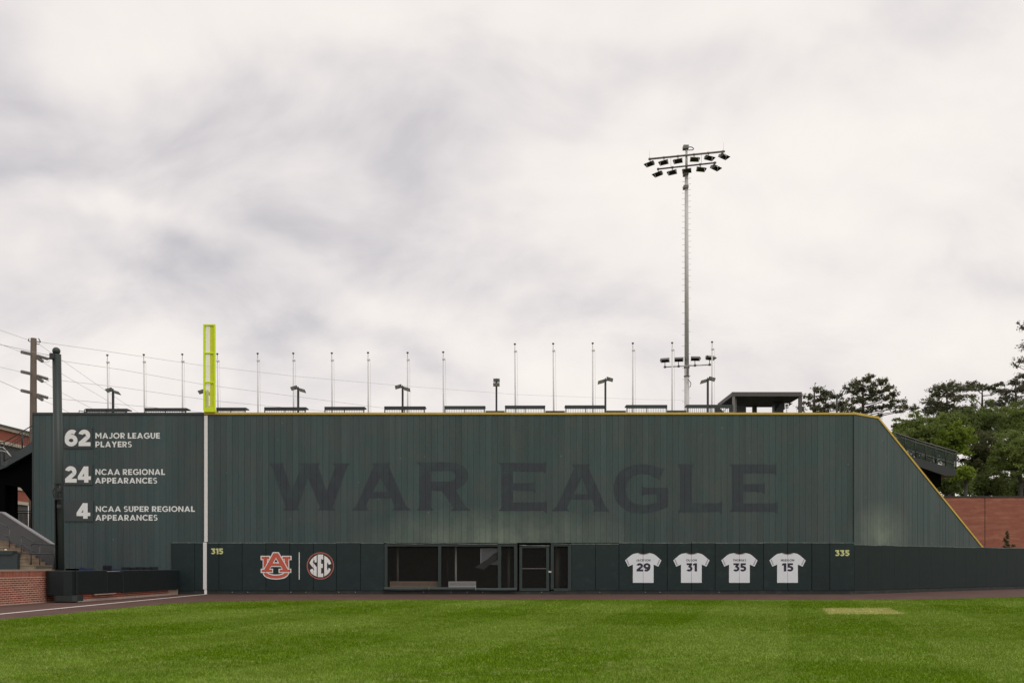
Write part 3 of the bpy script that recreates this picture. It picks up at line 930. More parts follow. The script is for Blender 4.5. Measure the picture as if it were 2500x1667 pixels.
# record board at left: three lines of numbers and captions
STATS = [('62', (158, 221, 1049, 1088.5), [('MAJOR LEAGUE', 232, 390, 1056, 1070), ('PLAYERS', 232, 321, 1077, 1091)], (156, 1044, 225.5, 1094),
          'white 62 with Major League Players, highest line on the green wall'),
         ('24', (159, 222, 1138, 1177.5), [('NCAA REGIONAL', 232, 402, 1144.5, 1158.6), ('APPEARANCES', 231, 383, 1165.5, 1179.5)], (156, 1133, 225.5, 1183),
          'white 24 with NCAA Regional Appearances, middle line on the green wall'),
         ('4', (187, 220.5, 1227.5, 1265.5), [('NCAA SUPER REGIONAL', 233, 475, 1235, 1248.6), ('APPEARANCES', 232, 384, 1256, 1270)], (157, 1222, 227.5, 1272),
          'white 4 with NCAA Super Regional Appearances, lowest line on the green wall')]
for num, nb, caps, pl, lab in STATS:
    t = thing('record_sign', tuple(P(pl[0], pl[3], FRONT)), lab, 'sign', 'white record lines on the left end of the green wall')
    a, c = P(pl[0], pl[3]), P(pl[2], pl[1])
    MB().box(a.x, FRONT - .045, a.z, c.x, FRONT - .008, c.z).build('number_plate', M['plate'], t)
    letters(num, nb[0], nb[1], nb[2], nb[3], FRONT - .05, 'digit', M['sign'], t, track=.07)
    for s, xa, xb, yt, yb in caps:
        letters(s, xa, xb, yt, yb, Y_PL - .004, 'letter', M['sign'], t, PLANK_X, .008)
# distance markers
for s, bb4, lab in (('315', (515, 545, 1338, 1352), 'pale yellow distance number 315 beside the white foul stripe'),
                    ('335', (2038.5, 2074, 1342, 1356.5), 'pale yellow distance number 335 by the wall corner')):
    t = thing('distance_marker', tuple(P(bb4[0], bb4[3])), lab, 'distance marker', 'yellow outfield distance numbers')
    letters(s, bb4[0], bb4[1], bb4[2], bb4[3], Y_PD, 'digit', M['marker'], t, PAD_CUTS, .012, .06)

# university monogram
s5 = lambda a, b: (600 + a / 9.046, 1320 + b / 9.046)
t = thing('monogram_sign', tuple(s5(0, 0) and P(671, 1414)), 'orange A over U monogram outlined in white on the padded wall', 'emblem')
def arc(cx, cy, rx, ry, a0, a1, n):
    return [(cx + rx * math.cos(R(a0 + (a1 - a0) * i / n)), cy + ry * math.sin(R(a0 + (a1 - a0) * i / n))) for i in range(n + 1)]
U_W = [(328, 325), (540, 325), (540, 415), (488, 415), (488, 695)] + [(530, 717), (600, 735), (665, 740), (740, 733), (800, 717), (845, 695), (845, 415), (795, 415), (795, 325),
       (1012, 325), (1012, 420), (960, 420), (960, 700)] + [(950, 735), (920, 775), (880, 808), (820, 830), (740, 844), (665, 848), (590, 844), (510, 830), (450, 808), (410, 775), (382, 735), (375, 700), (375, 420), (328, 420)]
U_O = [(350, 345), (520, 345), (520, 400), (470, 400), (470, 705), (520, 735), (600, 757), (665, 760), (740, 755), (810, 737), (862, 705), (862, 400), (815, 400), (815, 345),
       (990, 345), (990, 400), (942, 400), (942, 705), (920, 750), (860, 792), (770, 820), (665, 828), (560, 820), (465, 790), (410, 745), (393, 705), (393, 400), (350, 400)]
A_W = [[(600, 245), (730, 245), (940, 610), (1005, 610), (1005, 703), (725, 703), (725, 610), (795, 610), (775, 570), (560, 570), (540, 610), (605, 610),
        (605, 703), (332, 703), (332, 610), (400, 610)], [(668, 395), (628, 468), (705, 468)]]
A_O = [[(612, 265), (718, 265), (930, 630), (988, 630), (988, 683), (748, 683), (748, 630), (820, 630), (778, 550), (560, 550), (520, 628), (585, 628),
        (585, 683), (352, 683), (352, 630), (412, 630)], [(668, 365), (597, 490), (742, 490)]]
for k, (lp, mm, nm) in enumerate((([U_W], 'sign', 'letter_outline'), ([U_O], 'orange', 'letter'), (A_W, 'sign', 'letter_outline'), (A_O, 'orange', 'letter'))):
    poly_mask(lp, s5, Y_PD - .003 * k, PAD_CUTS, nm, M[mm], t)
t = thing('divider_line', tuple(P(725.5, 1414)), 'thin white vertical line between the monogram and the round badge', 'sign')
poly_mask([[(1172, 250), (1190, 250), (1190, 850), (1172, 850)]], s5, Y_PD, (), 'line', M['sign'], t)
t = thing('round_badge', tuple(P(782, 1414)), 'round badge with white letters SEC inside a red ring on the padded wall', 'emblem')
poly_mask([arc(1648, 547, 284, 284, 0, 350, 35)], s5, Y_PD, PAD_CUTS, 'disc', M['disc'], t)
poly_mask([arc(1648, 547, 301, 301, 0, 354, 59), arc(1648, 547, 279, 279, 0, 354, 59)], s5, Y_PD - .003, PAD_CUTS, 'ring', M['ring'], t)
for lp in ([(1568, 312), (1500, 350), (1450, 405), (1408, 480), (1425, 515), (1505, 610), (1512, 655), (1470, 608), (1418, 640), (1440, 700), (1490, 745), (1568, 782), (1568, 575), (1482, 470),
            (1497, 430), (1520, 412), (1520, 470), (1568, 470)],
           [(1590, 298), (1712, 298), (1712, 412), (1665, 395), (1665, 500), (1702, 505), (1702, 595), (1665, 592), (1665, 720), (1712, 712), (1712, 795), (1590, 795)],
           [(1735, 320), (1800, 360), (1860, 430), (1888, 500), (1835, 525), (1810, 470), (1795, 500), (1795, 600), (1812, 655), (1835, 590), (1880, 622), (1850, 690), (1800, 740), (1735, 780)]):
    poly_mask([lp], s5, Y_PD - .006, PAD_CUTS, 'letter', M['sign'], t)

# jerseys
JER = [(1570.5, 'JACKSON', 35, '29', 'white jersey sign with dark number 29, first jersey right of the bullpen gates'),
       (1688, 'OLSON', 26, '31', 'white jersey sign with dark number 31, second from the left'),
       (1805.3, 'THOMAS', 32, '35', 'white jersey sign with dark number 35, between numbers 31 and 15'),
       (1922.7, 'HUDSON', 32.5, '15', 'white jersey sign with dark number 15, nearest the yellow 335')]
for cx, nm, nw, num, lab in JER:
    sj = lambda a, b, cx=cx: (cx + (a - 437) / 3.618, 1280 + b / 3.618)
    t = thing('jersey_sign', tuple(P(cx, 1385)), lab, 'jersey sign', 'white jersey signs on the padded wall')
    poly_mask([[(395, 250), (410, 257), (437, 262), (465, 257), (485, 250), (525, 258), (545, 270), (597, 315), (570, 370), (528, 352), (528, 513), (345, 513), (345, 352), (303, 370), (277, 314), (328, 270), (350, 258)]],
              sj, Y_PD, PAD_CUTS, 'shirt', M['shirt'], t)
    poly_mask([[(393, 250), (410, 257), (437, 262), (465, 257), (487, 250), (491, 255), (466, 263), (437, 268), (408, 263), (388, 255)]], sj, Y_PD - .003, PAD_CUTS, 'collar', M['pink'], t)
    poly_mask([[(287, 309), (294, 304), (316, 354), (308, 360)]], sj, Y_PD - .003, (), 'sleeve_band', M['greyband'], t)
    poly_mask([[(580, 304), (587, 309), (565, 360), (557, 354)]], sj, Y_PD - .003, (), 'sleeve_band', M['greyband'], t)
    letters(nm, cx - nw / 2, cx + nw / 2, 1364.2, 1369.4, Y_PD - .003, 'letter', M['navy'], t, PAD_CUTS, .004)
    w = {'29': 34, '31': 26.5, '35': 32.5, '15': 28}[num]
    letters(num, cx - w / 2 + .5, cx + w / 2 + .5, 1374, 1394, Y_PD - .003, 'digit', M['navy'], t, PAD_CUTS, track=.05)

# ------------------------------------------------------------------ foul pole
fp = thing('foul_pole', (P(502, 0).x, D, 0), 'bright yellow green foul pole screen above a white stripe', 'foul pole')
Yf = D - .12
f3 = MB()
def fr(x0, y0, x1, y1, d0=0.0, d1=.12, mb=None):
    a, c = P(x0, y1, D), P(x1, y0, D)
    (mb or f3).box(a.x, Yf + d0, a.z, c.x, Yf + d1, c.z)
fr(498, 793, 502, 1001); fr(523.5, 793, 526.5, 1001); fr(502.01, 793, 523.49, 796.5); fr(502.01, 861, 523.49, 864.5); fr(502.01, 932, 523.49, 936); fr(502.01, 1001 - 3.5, 523.49, 1001)
fr(499, 1001.02, 526, 1006.2, .0, .3)
f3.build('frame', M['foul'], fp)
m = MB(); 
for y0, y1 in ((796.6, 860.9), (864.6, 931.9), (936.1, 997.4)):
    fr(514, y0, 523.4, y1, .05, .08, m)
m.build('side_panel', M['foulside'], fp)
m = MB()
for y0, y1 in ((796.6, 860.9), (864.6, 931.9), (936.1, 997.4)):
    a, c = P(502.05, y1), P(513.95, y0)
    m.add([(a.x, Yf + .06, a.z), (c.x, Yf + .06, a.z), (c.x, Yf + .06, c.z), (a.x, Yf + .06, c.z)], [(0, 1, 2, 3)])
m.build('wire_screen', M['foulnet'], fp)
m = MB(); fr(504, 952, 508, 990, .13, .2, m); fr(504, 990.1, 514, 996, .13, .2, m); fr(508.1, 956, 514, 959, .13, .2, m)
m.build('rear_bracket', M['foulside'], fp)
m = MB(); a, c = P(498.5, 1322), P(506.5, 1014); m.box(a.x, FRONT - .045, a.z, c.x, FRONT - .006, c.z)
m.build('upper_stripe', M['white'], fp)
m = MB(); a, c = P(496.5, 1438), P(505, 1323.3); m.box(a.x, D - .035, a.z, c.x, D - .003, c.z)
m.build('padded_stripe', M['whitepad'], fp)
m = MB(); a, c = P(499, 1449.5), P(505, 1438); m.box(a.x, D - .02, .003, c.x, D + .028, c.z - .002)
m.build('foot_stripe', M['white'], fp)

# ------------------------------------------------------------------ bullpen windows and gate
bp = thing('bullpen_opening', (P(1166, 0).x, D, 0), 'dark screened bullpen windows framed in green steel under the board wall', 'bullpen')
fm = M['greenframe'] = mat('green steel frame', (0.021, 0.036, 0.035), 0.5, 0.12, 3)
def wbox(x0, y0, x1, y1, d0, d1, name, mm, parent=bp, kind=None):
    a, c = P(x0, y1), P(x1, y0)
    return MB().box(a.x, D + d0, a.z, c.x, D + d1, c.z).build(name, mm, parent, kind)
for x0, x1 in ((938.5, 946), (1069.5, 1077), (1215.5, 1223.5), (1255, 1263)):
    wbox(x0, 1333, x1, 1434 if x0 < 1250 else 1438, .0, .12, 'post', fm)
wbox(1344.5, 1330, 1352, 1438, .0, .12, 'post', fm); wbox(1386.5, 1330, 1395, 1441, .0, .12, 'post', fm)
wbox(938.5, 1325.5, 1215, 1332.9, .0, .14, 'lintel', M['greenmetal'])
wbox(1215.1, 1326, 1263, 1333, -.01, .12, 'lintel', fm); wbox(1263.1, 1326, 1345, 1329, .02, .14, 'lintel', M['black']); wbox(1345.1, 1327, 1395, 1332.8, -.005, .1, 'lintel', fm)
# sagging light flashing along the lintel
m = MB()
pts = [(938, 1324), (970, 1326.5), (1020, 1327.5), (1082, 1324.8), (1084, 1325.5), (1150, 1328), (1155, 1328.5), (1214, 1327.5), (1217, 1325.5), (1262, 1325.5)]
m.path([P(x, y, D - .03) for x, y in pts], .022, 5)
m.path([P(x, y, D - .0) for x, y in ((1268, 1330.5), (1290, 1331.5), (1342, 1331.8))], .028, 5)
m.path([P(x, y, D - .02) for x, y in ((1345, 1326.5), (1395, 1328))], .018, 5)
m.build('flashing', M['padtop'], bp)
# sagging sill pads
for x0, x1, y0, y1, sag in ((938.5, 1047, 1432, 1441, 1.5), (1048, 1161, 1432.5, 1441, .3), (1162, 1262, 1434, 1442, 1.2)):
    m = MB(); n = 8
    for i in range(n):
        a = i / n; c = (i + 1) / n
        xa, xc = P(x0 + (x1 - x0) * a, 0).x, P(x0 + (x1 - x0) * c, 0).x
        sa, sc_ = sag * 4 * a * (1 - a), sag * 4 * c * (1 - c)
        za, zc = P(0, y1 + sa).z, P(0, y1 + sc_).z
        ta, tcc = P(0, y0 + sa * .3).z, P(0, y0 + sc_ * .3).z
        m.add([(xa, D - .10, za + .03), (xc, D - .10, zc + .03), (xc, D - .06, tcc), (xa, D - .06, ta), (xa, D + .1, ta), (xc, D + .1, tcc), (xa, D - .02, za), (xc, D - .02, zc)],
              [(0, 1, 2, 3), (3, 2, 5, 4), (6, 7, 1, 0), ], True)
    m.build('sill_pad', M['padsill'] if 'padsill' in M else M.setdefault('padsill', mat('worn green sill pad', (0.026, 0.040, 0.038), 0.55, 0.3, 4, (1, 1, 4), bump=0.6, bscale=6)), bp)
wbox(938.5, 1441, 1262, 1449, .02, .08, 'base_wall', bpy.data.materials['scuffed kick board'])
wbox(1345, 1442, 1395, 1449, .02, .08, 'base_wall', bpy.data.materials['scuffed kick board'])
wbox(1352.1, 1435, 1386.4, 1441.8, .0, .1, 'sill', fm)
wbox(1263.1, 1443, 1344.4, 1449, .05, .1, 'base_wall', bpy.data.materials['scuffed kick board'])
# gate
gate = thing('bullpen_gate', (P(1306, 0).x, D, 0), 'green steel framed screen gate with a mid rail, set among the bullpen windows', 'gate')
for x0, x1 in ((1268, 1275), (1333.5, 1341)):
    wbox(x0, 1333, x1, 1442, .02, .09, 'stile', fm, gate)
wbox(1275.05, 1333, 1333.45, 1337, .02, .09, 'top_rail', fm, gate); wbox(1275.05, 1435, 1333.45, 1442, .02, .09, 'bottom_rail', fm, gate)
wbox(1275.05, 1386.5, 1333.45, 1388, .03, .07, 'mid_rail', M['steeldark'], gate)
wbox(1339, 1393, 1346, 1397, -.02, .02, 'latch', M['steel'], gate)
def net(x0, y0, x1, y1, d, parent, name='screen', mm=None):
    a, c = P(x0, y1), P(x1, y0)
    MB().add([(a.x, D + d, a.z), (c.x, D + d, a.z), (c.x, D + d, c.z), (a.x, D + d, c.z)], [(0, 1, 2, 3)]).build(name, mm or M['net'], parent)
net(1275, 1337, 1333.5, 1435, .055, gate)
for x0, x1 in ((946, 1069.5), (1077, 1215.5), (1223.5, 1255), (1352, 1386.5)):
    net(x0, 1333, x1, 1433, .06, bp)
# room behind
xl, xr = P(925, 0).x, P(1405, 0).x
m = MB(); m.box(xl - .1, D + 5.4, -.002, xr + .1, D + 5.6, 2.7); m.build('back_wall', M['bpwall'], bp)
m = MB(); m.box(xl - .1, D + .36, -.002, xl, D + 5.39, 2.7); m.box(xr, D + .36, -.002, xr + .1, D + 5.39, 2.7); m.build('side_wall', M['bpwall'], bp)
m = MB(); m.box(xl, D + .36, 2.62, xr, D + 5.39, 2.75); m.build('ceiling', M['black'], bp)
m = MB(); m.add([(xl, D + .1, .004), (xr, D + .1, .004), (xr, D + 5.39, .004), (xl, D + 5.39, .004)], [(0, 1, 2, 3)]); m.build('floor', M['bpfloor'], bp)
def col(px, r, d, mm, w=1):
    p = P(px, 0, D + d); m = MB(); m.tube((p.x, D + d, 0), (p.x, D + d, 2.61), r, r, 10); m.build('column', mm, bp)
col(971, .06, .9, M['steeldark']); col(1113, .055, .8, M['steel']); col(1093, .05, 2.2, M['greenmetal']); col(1242, .07, 1.5, M['steeldark']); col(1362, .16, 1.6, M['steeldark'])
tb = thing('tan_barrier', tuple(P(1012, 1428, D + .5)), 'low tan board behind chain link at the foot of the left bullpen window', 'barrier')
a, c = P(952, 1428.5, D + .25), P(1069, 1418.5, D + .25)
MB().box(a.x, D + .25, .1, c.x, D + .29, c.z).build('board', M['tan'], tb)
wb = thing('white_barrier', tuple(P(1128, 1428, D + .5)), 'low white board behind chain link under the middle bullpen window', 'barrier')
a, c = P(1095, 1428.5, D + .25), P(1162, 1418.5, D + .25)
MB().box(a.x, D + .25, .1, c.x, D + .29, c.z).build('board', M['panelw'], wb)
def chain(parent, x0, y0, x1, y1, d, step, mm, clip=None, r=.006):
    a, c = P(x0, y1, D + d), P(x1, y0, D + d)
    m = MB(); w, h = c.x - a.x, c.z - a.z
    k = -h
    while k < w:
        for sgn in (1, -1):
            pts = []
            n = max(2, int(h / step * 2))
            for i in range(n):
                t0, t1 = i / n, (i + 1) / n
                xa = a.x + k + (h * t0 if sgn > 0 else h * (1 - t0)); xb = a.x + k + (h * t1 if sgn > 0 else h * (1 - t1))
                za, zb = a.z + h * t0, a.z + h * t1
                if min(xa, xb) < a.x or max(xa, xb) > c.x: continue
                if clip and not clip((xa + xb) / 2, (za + zb) / 2): continue
                m.tube((xa, D + d + .004 * sgn, za), (xb, D + d + .004 * sgn, zb), r, r, 3, False)
        k += step
    m.build('chain_link', mm, parent, kind='stuff')
chain(tb, 952, 1418, 1069, 1429, .22, .09, M['steeldark']); chain(wb, 1095, 1418, 1162, 1429, .22, .09, M['steeldark'])
wn2 = thing('torn_curtain', tuple(P(1195, 1385, D + .7)), 'dark vinyl curtain sagging below a bright gap behind the middle bullpen window', 'curtain')
m = MB()
cp = [(1172, 1376), (1188, 1366), (1200, 1355), (1215, 1346), (1226, 1343), (1226, 1356), (1200, 1375), (1180, 1390), (1160, 1384)]
m.prism([P(x, y, D + .13) for x, y in cp], (0, .03, 0)); m.build('fold', M['curtain'], wn2)
lw = thing('daylight_panel', tuple(P(1195, 1355, D + 3)), 'pale panel standing in for daylight through a doorway, behind chain link above the sagging curtain', 'doorway')
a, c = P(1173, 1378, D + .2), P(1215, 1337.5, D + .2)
MB().box(a.x, D + .2, a.z, c.x, D + .22, c.z).build('panel', mat('pale daylight panel', (0.62, 0.64, 0.70), .8), lw)  # pale board colour stands in for daylight through the doorway
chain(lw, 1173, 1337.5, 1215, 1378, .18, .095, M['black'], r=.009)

# ------------------------------------------------------------------ terrace behind the wall
tr = thing('terrace_building', (-3, 52, 0), 'dark roof terrace structure behind the board wall', 'terrace')
DZ = 8.35
MB().box(LEFT_X, FRONT + .34, DZ - .25, 17.3, 60, DZ).build('deck', M['concrete'], tr)
MB().box(LEFT_X + .2, 59.7, -.002, 17.2, 59.95, DZ - .26).build('rear_wall', M['back'], tr)
for i, x in enumerate(np.linspace(LEFT_X + .4, 17.0, 9)):
    MB().box(x - .15, 53.5, -.002, x + .15, 53.8, DZ - .26).build('column', M['dkmetal'], tr)

UNITS = [(209, 310, 997, 0), (353, 455, 995.5, 0), (528, 600, 994.5, 0), (645, 747, 993.5, 0), (792, 890, 992.5, 0), (938, 1038, 991.5, 0),
         (1085, 1184.5, 990.5, 0), (1233, 1331, 989.5, 0), (1380, 1480, 989, 0), (1529, 1629, 988, 0), (1677, 1790, 987.5, 0)]
ULAB = ['farthest left, right of the netting pole', 'second from the left, before the foul pole', 'short one touching the right of the foul pole',
        'right behind the second thin lamp post', 'fifth from the left', 'behind the lamp post left of the lone flagpole', 'just left of the central lamp post',
        'just right of the central lamp post', 'ending at the fifth lamp post', 'just left of the tall floodlight mast', 'running under the flat roofed shelter']
for k, (x0, x1, yt, _) in enumerate(UNITS):
    Yr = 47.0
    t = thing('terrace_counter', (P((x0 + x1) / 2, 0, Yr).x, Yr, DZ), 'dark counter railing on the wall, ' + ULAB[k], 'railing', 'counter railings along the top of the green wall')
    a, c = P(x0, yt + 8.5, Yr), P(x1, yt, Yr)
    m = MB(); dark = M['dkmetal'] if k < 6 else M['greenmetal']
    m.box(a.x, Yr, a.z, c.x, Yr + .05, c.z)
    m.build('front_panel', dark, t)
    m = MB(); m.box(a.x - .01, Yr + .051, c.z - .05, c.x + .01, Yr + .62, c.z - .0)
    m.build('counter_top', dark, t)
    xm = (a.x + c.x) / 2
    for x in (a.x + .03, xm, c.x - .03):
        MB().box(x - .025, Yr - .03, DZ, x + .025, Yr - .002, c.z - .01).build('post', dark, t)
    m = MB(); n = 24
    for i in range(1, n):
        x = a.x + (c.x - a.x) * i / n
        m.box(x - .008, Yr + .01, DZ, x + .008, Yr + .026, a.z - .002)
    m.build('pickets', dark, t, kind='stuff')
for k, (x0, x1, y0) in enumerate(((1185.5, 1232, 1001), (1332, 1379, 1001), (1481, 1528, 1000.5), (1630, 1676, 1000))):
    a, c = P(x0, 1010, 46.9), P(x1, y0 + 1.5, 46.9)
    o = MB().box(a.x, 46.9, DZ, c.x, 47.3, c.z).build('planter_box', M['dkmetal'])
    tag(o, 'low dark box filling the gap ' + ('behind the central lamp post', 'behind the flagpoles right of centre', 'between the fifth lamp post and the next counter', 'left foot of the tall floodlight mast')[k], 'box', 'low dark boxes between the counter railings')
# small railing bits at far left
t = thing('end_railing', tuple(P(203, 1005, 47)), 'short bent dark handrail at the left end of the wall top', 'railing')
m = MB(); m.path([P(193, 1007, 47), P(193, 1002, 47), P(212, 1006, 47)], .02, 5); m.path([P(206, 1007, 47), P(206, 1000, 47), P(215, 998, 47)], .025, 5); m.build('rail', M['dkmetal'], t)

# flagpoles
FP = [(262, 865, 264, 0), (351, 864, 353, 0), (445, 863, 446, 0), (530.5, 862, 532.5, 0), (629, 861, 630, 0), (716, 860.5, 717, 0), (810, 860, 811, 0), (898.5, 859, 899.5, 0), (995, 859, 995.5, 0), (1082, 857.5, 1083, 0),
      (1257, 838, 1258.5, 0), (1350.5, 837, 1352, 0), (1447, 836, 1447.5, 0), (1545, 836, 1545, 0), (1641, 835, 1641, 0), (1738.5, 833, 1738, 0)]
FLAB = ['first from the left, beside the netting pole', 'second from the left', 'just left of the foul pole', 'just right of the foul pole', 'between the foul pole and the second lamp post', 'close behind the second lamp post',
        'fourth right of the foul pole', 'just left of the fourth lamp post', 'just right of the fourth lamp post', 'next left of the central lamp post',
        'first right of the central lamp post', 'second right of the central lamp post', 'just left of the fifth lamp post', 'just right of the fifth lamp post', 'close left of the floodlight mast', 'close right of the floodlight mast']
for k, (x, y, xb, _) in enumerate(FP):
    Yp = 57.0
    top = P(x, y, Yp); bot = P(xb, 1008, Yp)
    dr = (bot - top) / (bot.z - top.z)
    base = top + dr * (DZ - top.z)
    t = thing('flagpole', tuple(base), 'bare pale flagpole with a small ball, ' + FLAB[k], 'flagpole', 'bare flagpoles behind the wall')
    m = MB(); m.tube(base, top - Vector((0, 0, .35)), .066, .036, 12); m.build('pole', M['flag'], t)
    m = MB(); m.tube(top - Vector((0, 0, .36)), top - Vector((0, 0, .1)), .015, .015, 6)
    m.lathe(top, [(0.001, -.12), (.05, -.10), (.075, -.06), (.075, -.03), (.05, 0), (.001, .01)], 10); m.build('finial', M['finial'], t)
    m = MB(); c = top - Vector((0, 0, .55)); m.box(c.x - .05, c.y - .05, c.z, c.x + .13, c.y + .05, c.z + .09); m.build('truck', M['flag'], t)
    m = MB(); m.tube(c + Vector((.14, -.03, 0)), base + Vector((.16, -.03, .9)), .006, .006, 4); m.build('halyard', M['wire'], t)

# slim lamp posts on the terrace
LP = [(276, 956, -1), (502, 960, -1), (728, 951, -1), (983, 948, -1), (1212, 931, 0), (1478, 930, 1), (1728, 929, 1)]
LLAB = ['farthest left, right of the netting pole', 'seen through the foul pole screen', 'first right of the foul pole', 'second right of the foul pole', 'at the centre, its heads seen end on', 'fifth, left of the floodlight mast', 'right beside the floodlight mast']
for k, (x, y, sgn) in enumerate(LP):
    Yp = 48.2
    top = P(x, y, Yp)
    t = thing('terrace_lamp', (top.x, Yp, DZ), 'slim black lamp post with two flat heads, ' + LLAB[k], 'lamp post', 'slim black lamp posts on the wall top')
    m = MB(); m.box(top.x - .05, Yp - .05, DZ, top.x + .05, Yp + .055, top.z); m.build('post', M['dkmetal'], t)
    dx = {-1: .22, 0: .0, 1: -.22}[sgn]
    for j, (sx, dz, dy) in enumerate(((-1, .09, .1), (1, -.08, -.1)) if sgn else ((0, .1, .3), (0, -.22, -.15))):
        cxh = top.x + (sx * .24 * (1 if sgn < 0 else -1) if sgn else 0)
        z = top.z + dz
        m = MB(); sl = -.10 * (sx * (1 if sgn < 0 else -1)) if sgn else 0
        w = .17
        m.prism([(cxh - w, Yp + dy - .16, z - sl * .5 + .06), (cxh + w, Yp + dy - .16, z + sl * .5 + .06), (cxh + w, Yp + dy + .16, z + sl * .5 - .05), (cxh - w, Yp + dy + .16, z - sl * .5 - .05)], (0, 0, .025))
        head = m.build('lamp_head', M['dkmetal'], t)
        m = MB(); m.prism([(cxh - w * .85, Yp + dy - .14, z - sl * .4 + .04), (cxh + w * .85, Yp + dy - .14, z + sl * .4 + .04), (cxh + w * .85, Yp + dy + .14, z + sl * .4 - .056), (cxh - w * .85, Yp + dy + .14, z - sl * .4 - .056)], (0, 0, .008))
        m.build('lamp_panel', M['lamppanel'], head)
    m = MB(); m.tube((top.x - .2 if sgn else top.x, Yp, top.z + (.09 * -sgn if sgn else .1)), (top.x + .2 if sgn else top.x, Yp + (.0 if sgn else .25), top.z - (.06 * -sgn if sgn else -.1)), .022, .022, 6)
    m.lathe((top.x, Yp, top.z), [(.055, -.02), (.05, .08), (.02, .16), (.001, .18)], 8); m.build('crossarm', M['dkmetal'], t)

t = thing('curved_lamp', (P(2043, 0, 48).x, 48, DZ), 'dark lamp post with two curling arms in front of the pines', 'lamp post')
q_ = lambda x, y: P(x, y, 48)
m = MB(); m.tube(Vector((q_(2043, 0).x, 48, DZ)), q_(2043, 966), .055, .05, 8); m.build('post', M['dkmetal'], t)
m = MB(); m.path([q_(2043, 966), q_(2049, 964.5), q_(2056, 960), q_(2060, 954), q_(2063, 948)], .032, 6); m.path([q_(2043, 966), q_(2036, 967), q_(2029, 962), q_(2025, 956)], .025, 6); m.build('arm', M['dkmetal'], t)
m = MB(); a = q_(2061, 947); c = q_(2077, 948.5); m.prism([a, c, c + Vector((0, 0, .05)), a + Vector((0, 0, .09))], (0, .3, 0)); m.build('lamp_head', M['dkmetal'], t)

# flat-roofed shelter
sh = thing('roof_shelter', (P(1870, 0, 51).x, 51, DZ), 'open shelter with a flat slatted roof at the right end of the wall top', 'shelter')
Ya, Yb_ = 50.0, 53.5
zr = P(0, 967, Ya).z; zt = P(0, 957.5, Ya).z
xa, xb = P(1787, 0, Ya).x, P(1958, 0, Ya).x
MB().box(xa, Ya, zr, xb, Ya + .08, zt + .02).build('fascia', M['pergola'], sh)
m = MB(); m.box(xa, Ya + .081, zr, xa + .08, Yb_, zt); m.box(xb - .08, Ya + .081, zr, xb, Yb_, zt); m.box(xa + .081, Yb_ - .08, zr, xb - .081, Yb_, zt); m.build('side_fascia', M['pergola'], sh)
MB().box(xa + .09, Ya + .09, zt - .05, xb - .09, Yb_ - .09, zt - .02).build('roof_sheet', M['dkmetal'], sh)
for i in range(9):
    y = Ya + .35 + i * (Yb_ - Ya - .6) / 8.5
    MB().box(xa + .085, y, zr + .01, xb - .085, y + .12, zt - .055).build('roof_slat', M['pergola'], sh)
for px, Yp, w in ((1791, Ya + .05, .07), (1796, Ya + .5, .05), (1953.5, Ya + .1, .1), (1842, Yb_ - .2, .13)):
    x = P(px, 0, Yp).x; MB().box(x - w, Yp - w / 2, DZ, x + w, Yp + w / 2, zr - .003).build('post', M['pergola'] if px > 1800 else M['steeldark'], sh)
for x0, x1, y0, Yp in ((1796, 1821.5, 988, 51.5), (1891, 1913, 983, 51.8)):
    a, c = P(x0, 1008, Yp), P(x1, y0, Yp); MB().box(a.x, Yp, DZ, c.x, Yp + .5, c.z).build('cabinet', M['dkmetal'], sh)
a = P(1893, 1000, 51.4); m = MB(); m.prism([P(1891, 1006, 51.4), P(1906, 1006, 51.4), P(1936, 984, 51.4), P(1905, 984, 51.4)], (0, .06, 0)); m.build('brace_panel', M['dkmetal'], sh)
sg = thing('restroom_sign', tuple(P(1921, 998, 49.6)), 'small square white sign with a dark symbol under the shelter roof', 'sign')
a, c = P(1916, 997, 49.6), P(1926, 984.5, 49.6)
MB().box(a.x, 49.6, a.z, c.x, 49.63, c.z).build('board', M['sign'], sg)
ms = MB(); a2, c2 = P(1918.3, 991.5, 49.59), P(1923.7, 987, 49.59); ms.box(a2.x, 49.585, a2.z, c2.x, 49.598, c2.z); a2, c2 = P(1919, 995.5, 49.59), P(1923, 993.4, 49.59); ms.box(a2.x, 49.585, a2.z, c2.x, 49.598, c2.z)
ms.build('symbol', M['dkmetal'], sg)
MB().box(P(1920.4, 0, 49.6).x, 49.605, DZ, P(1921.6, 0, 49.6).x, 49.625, a.z - .001).build('post', M['dkmetal'], sg)
# little stair rail by the shelter
t = thing('stair_rail', tuple(P(1772, 1008, 48)), 'dark sloping handrail with a pale arch left of the shelter posts', 'railing')
m = MB(); m.path([P(1765, 1007, 48), P(1772, 997, 48), P(1780, 995, 48)], .03, 6); m.build('arch', M['steel'], t)
m = MB(); m.prism([P(1745, 1008, 48.2), P(1745, 994, 48.2), P(1757, 995, 48.2), P(1770, 1008, 48.2)], (0, .05, 0)); m.prism([P(1780, 1008, 48.2), P(1780, 995, 48.2), P(1790, 995, 48.2), P(1790, 1008, 48.2)], (0, .05, 0)); m.build('panel', M['dkmetal'], t)

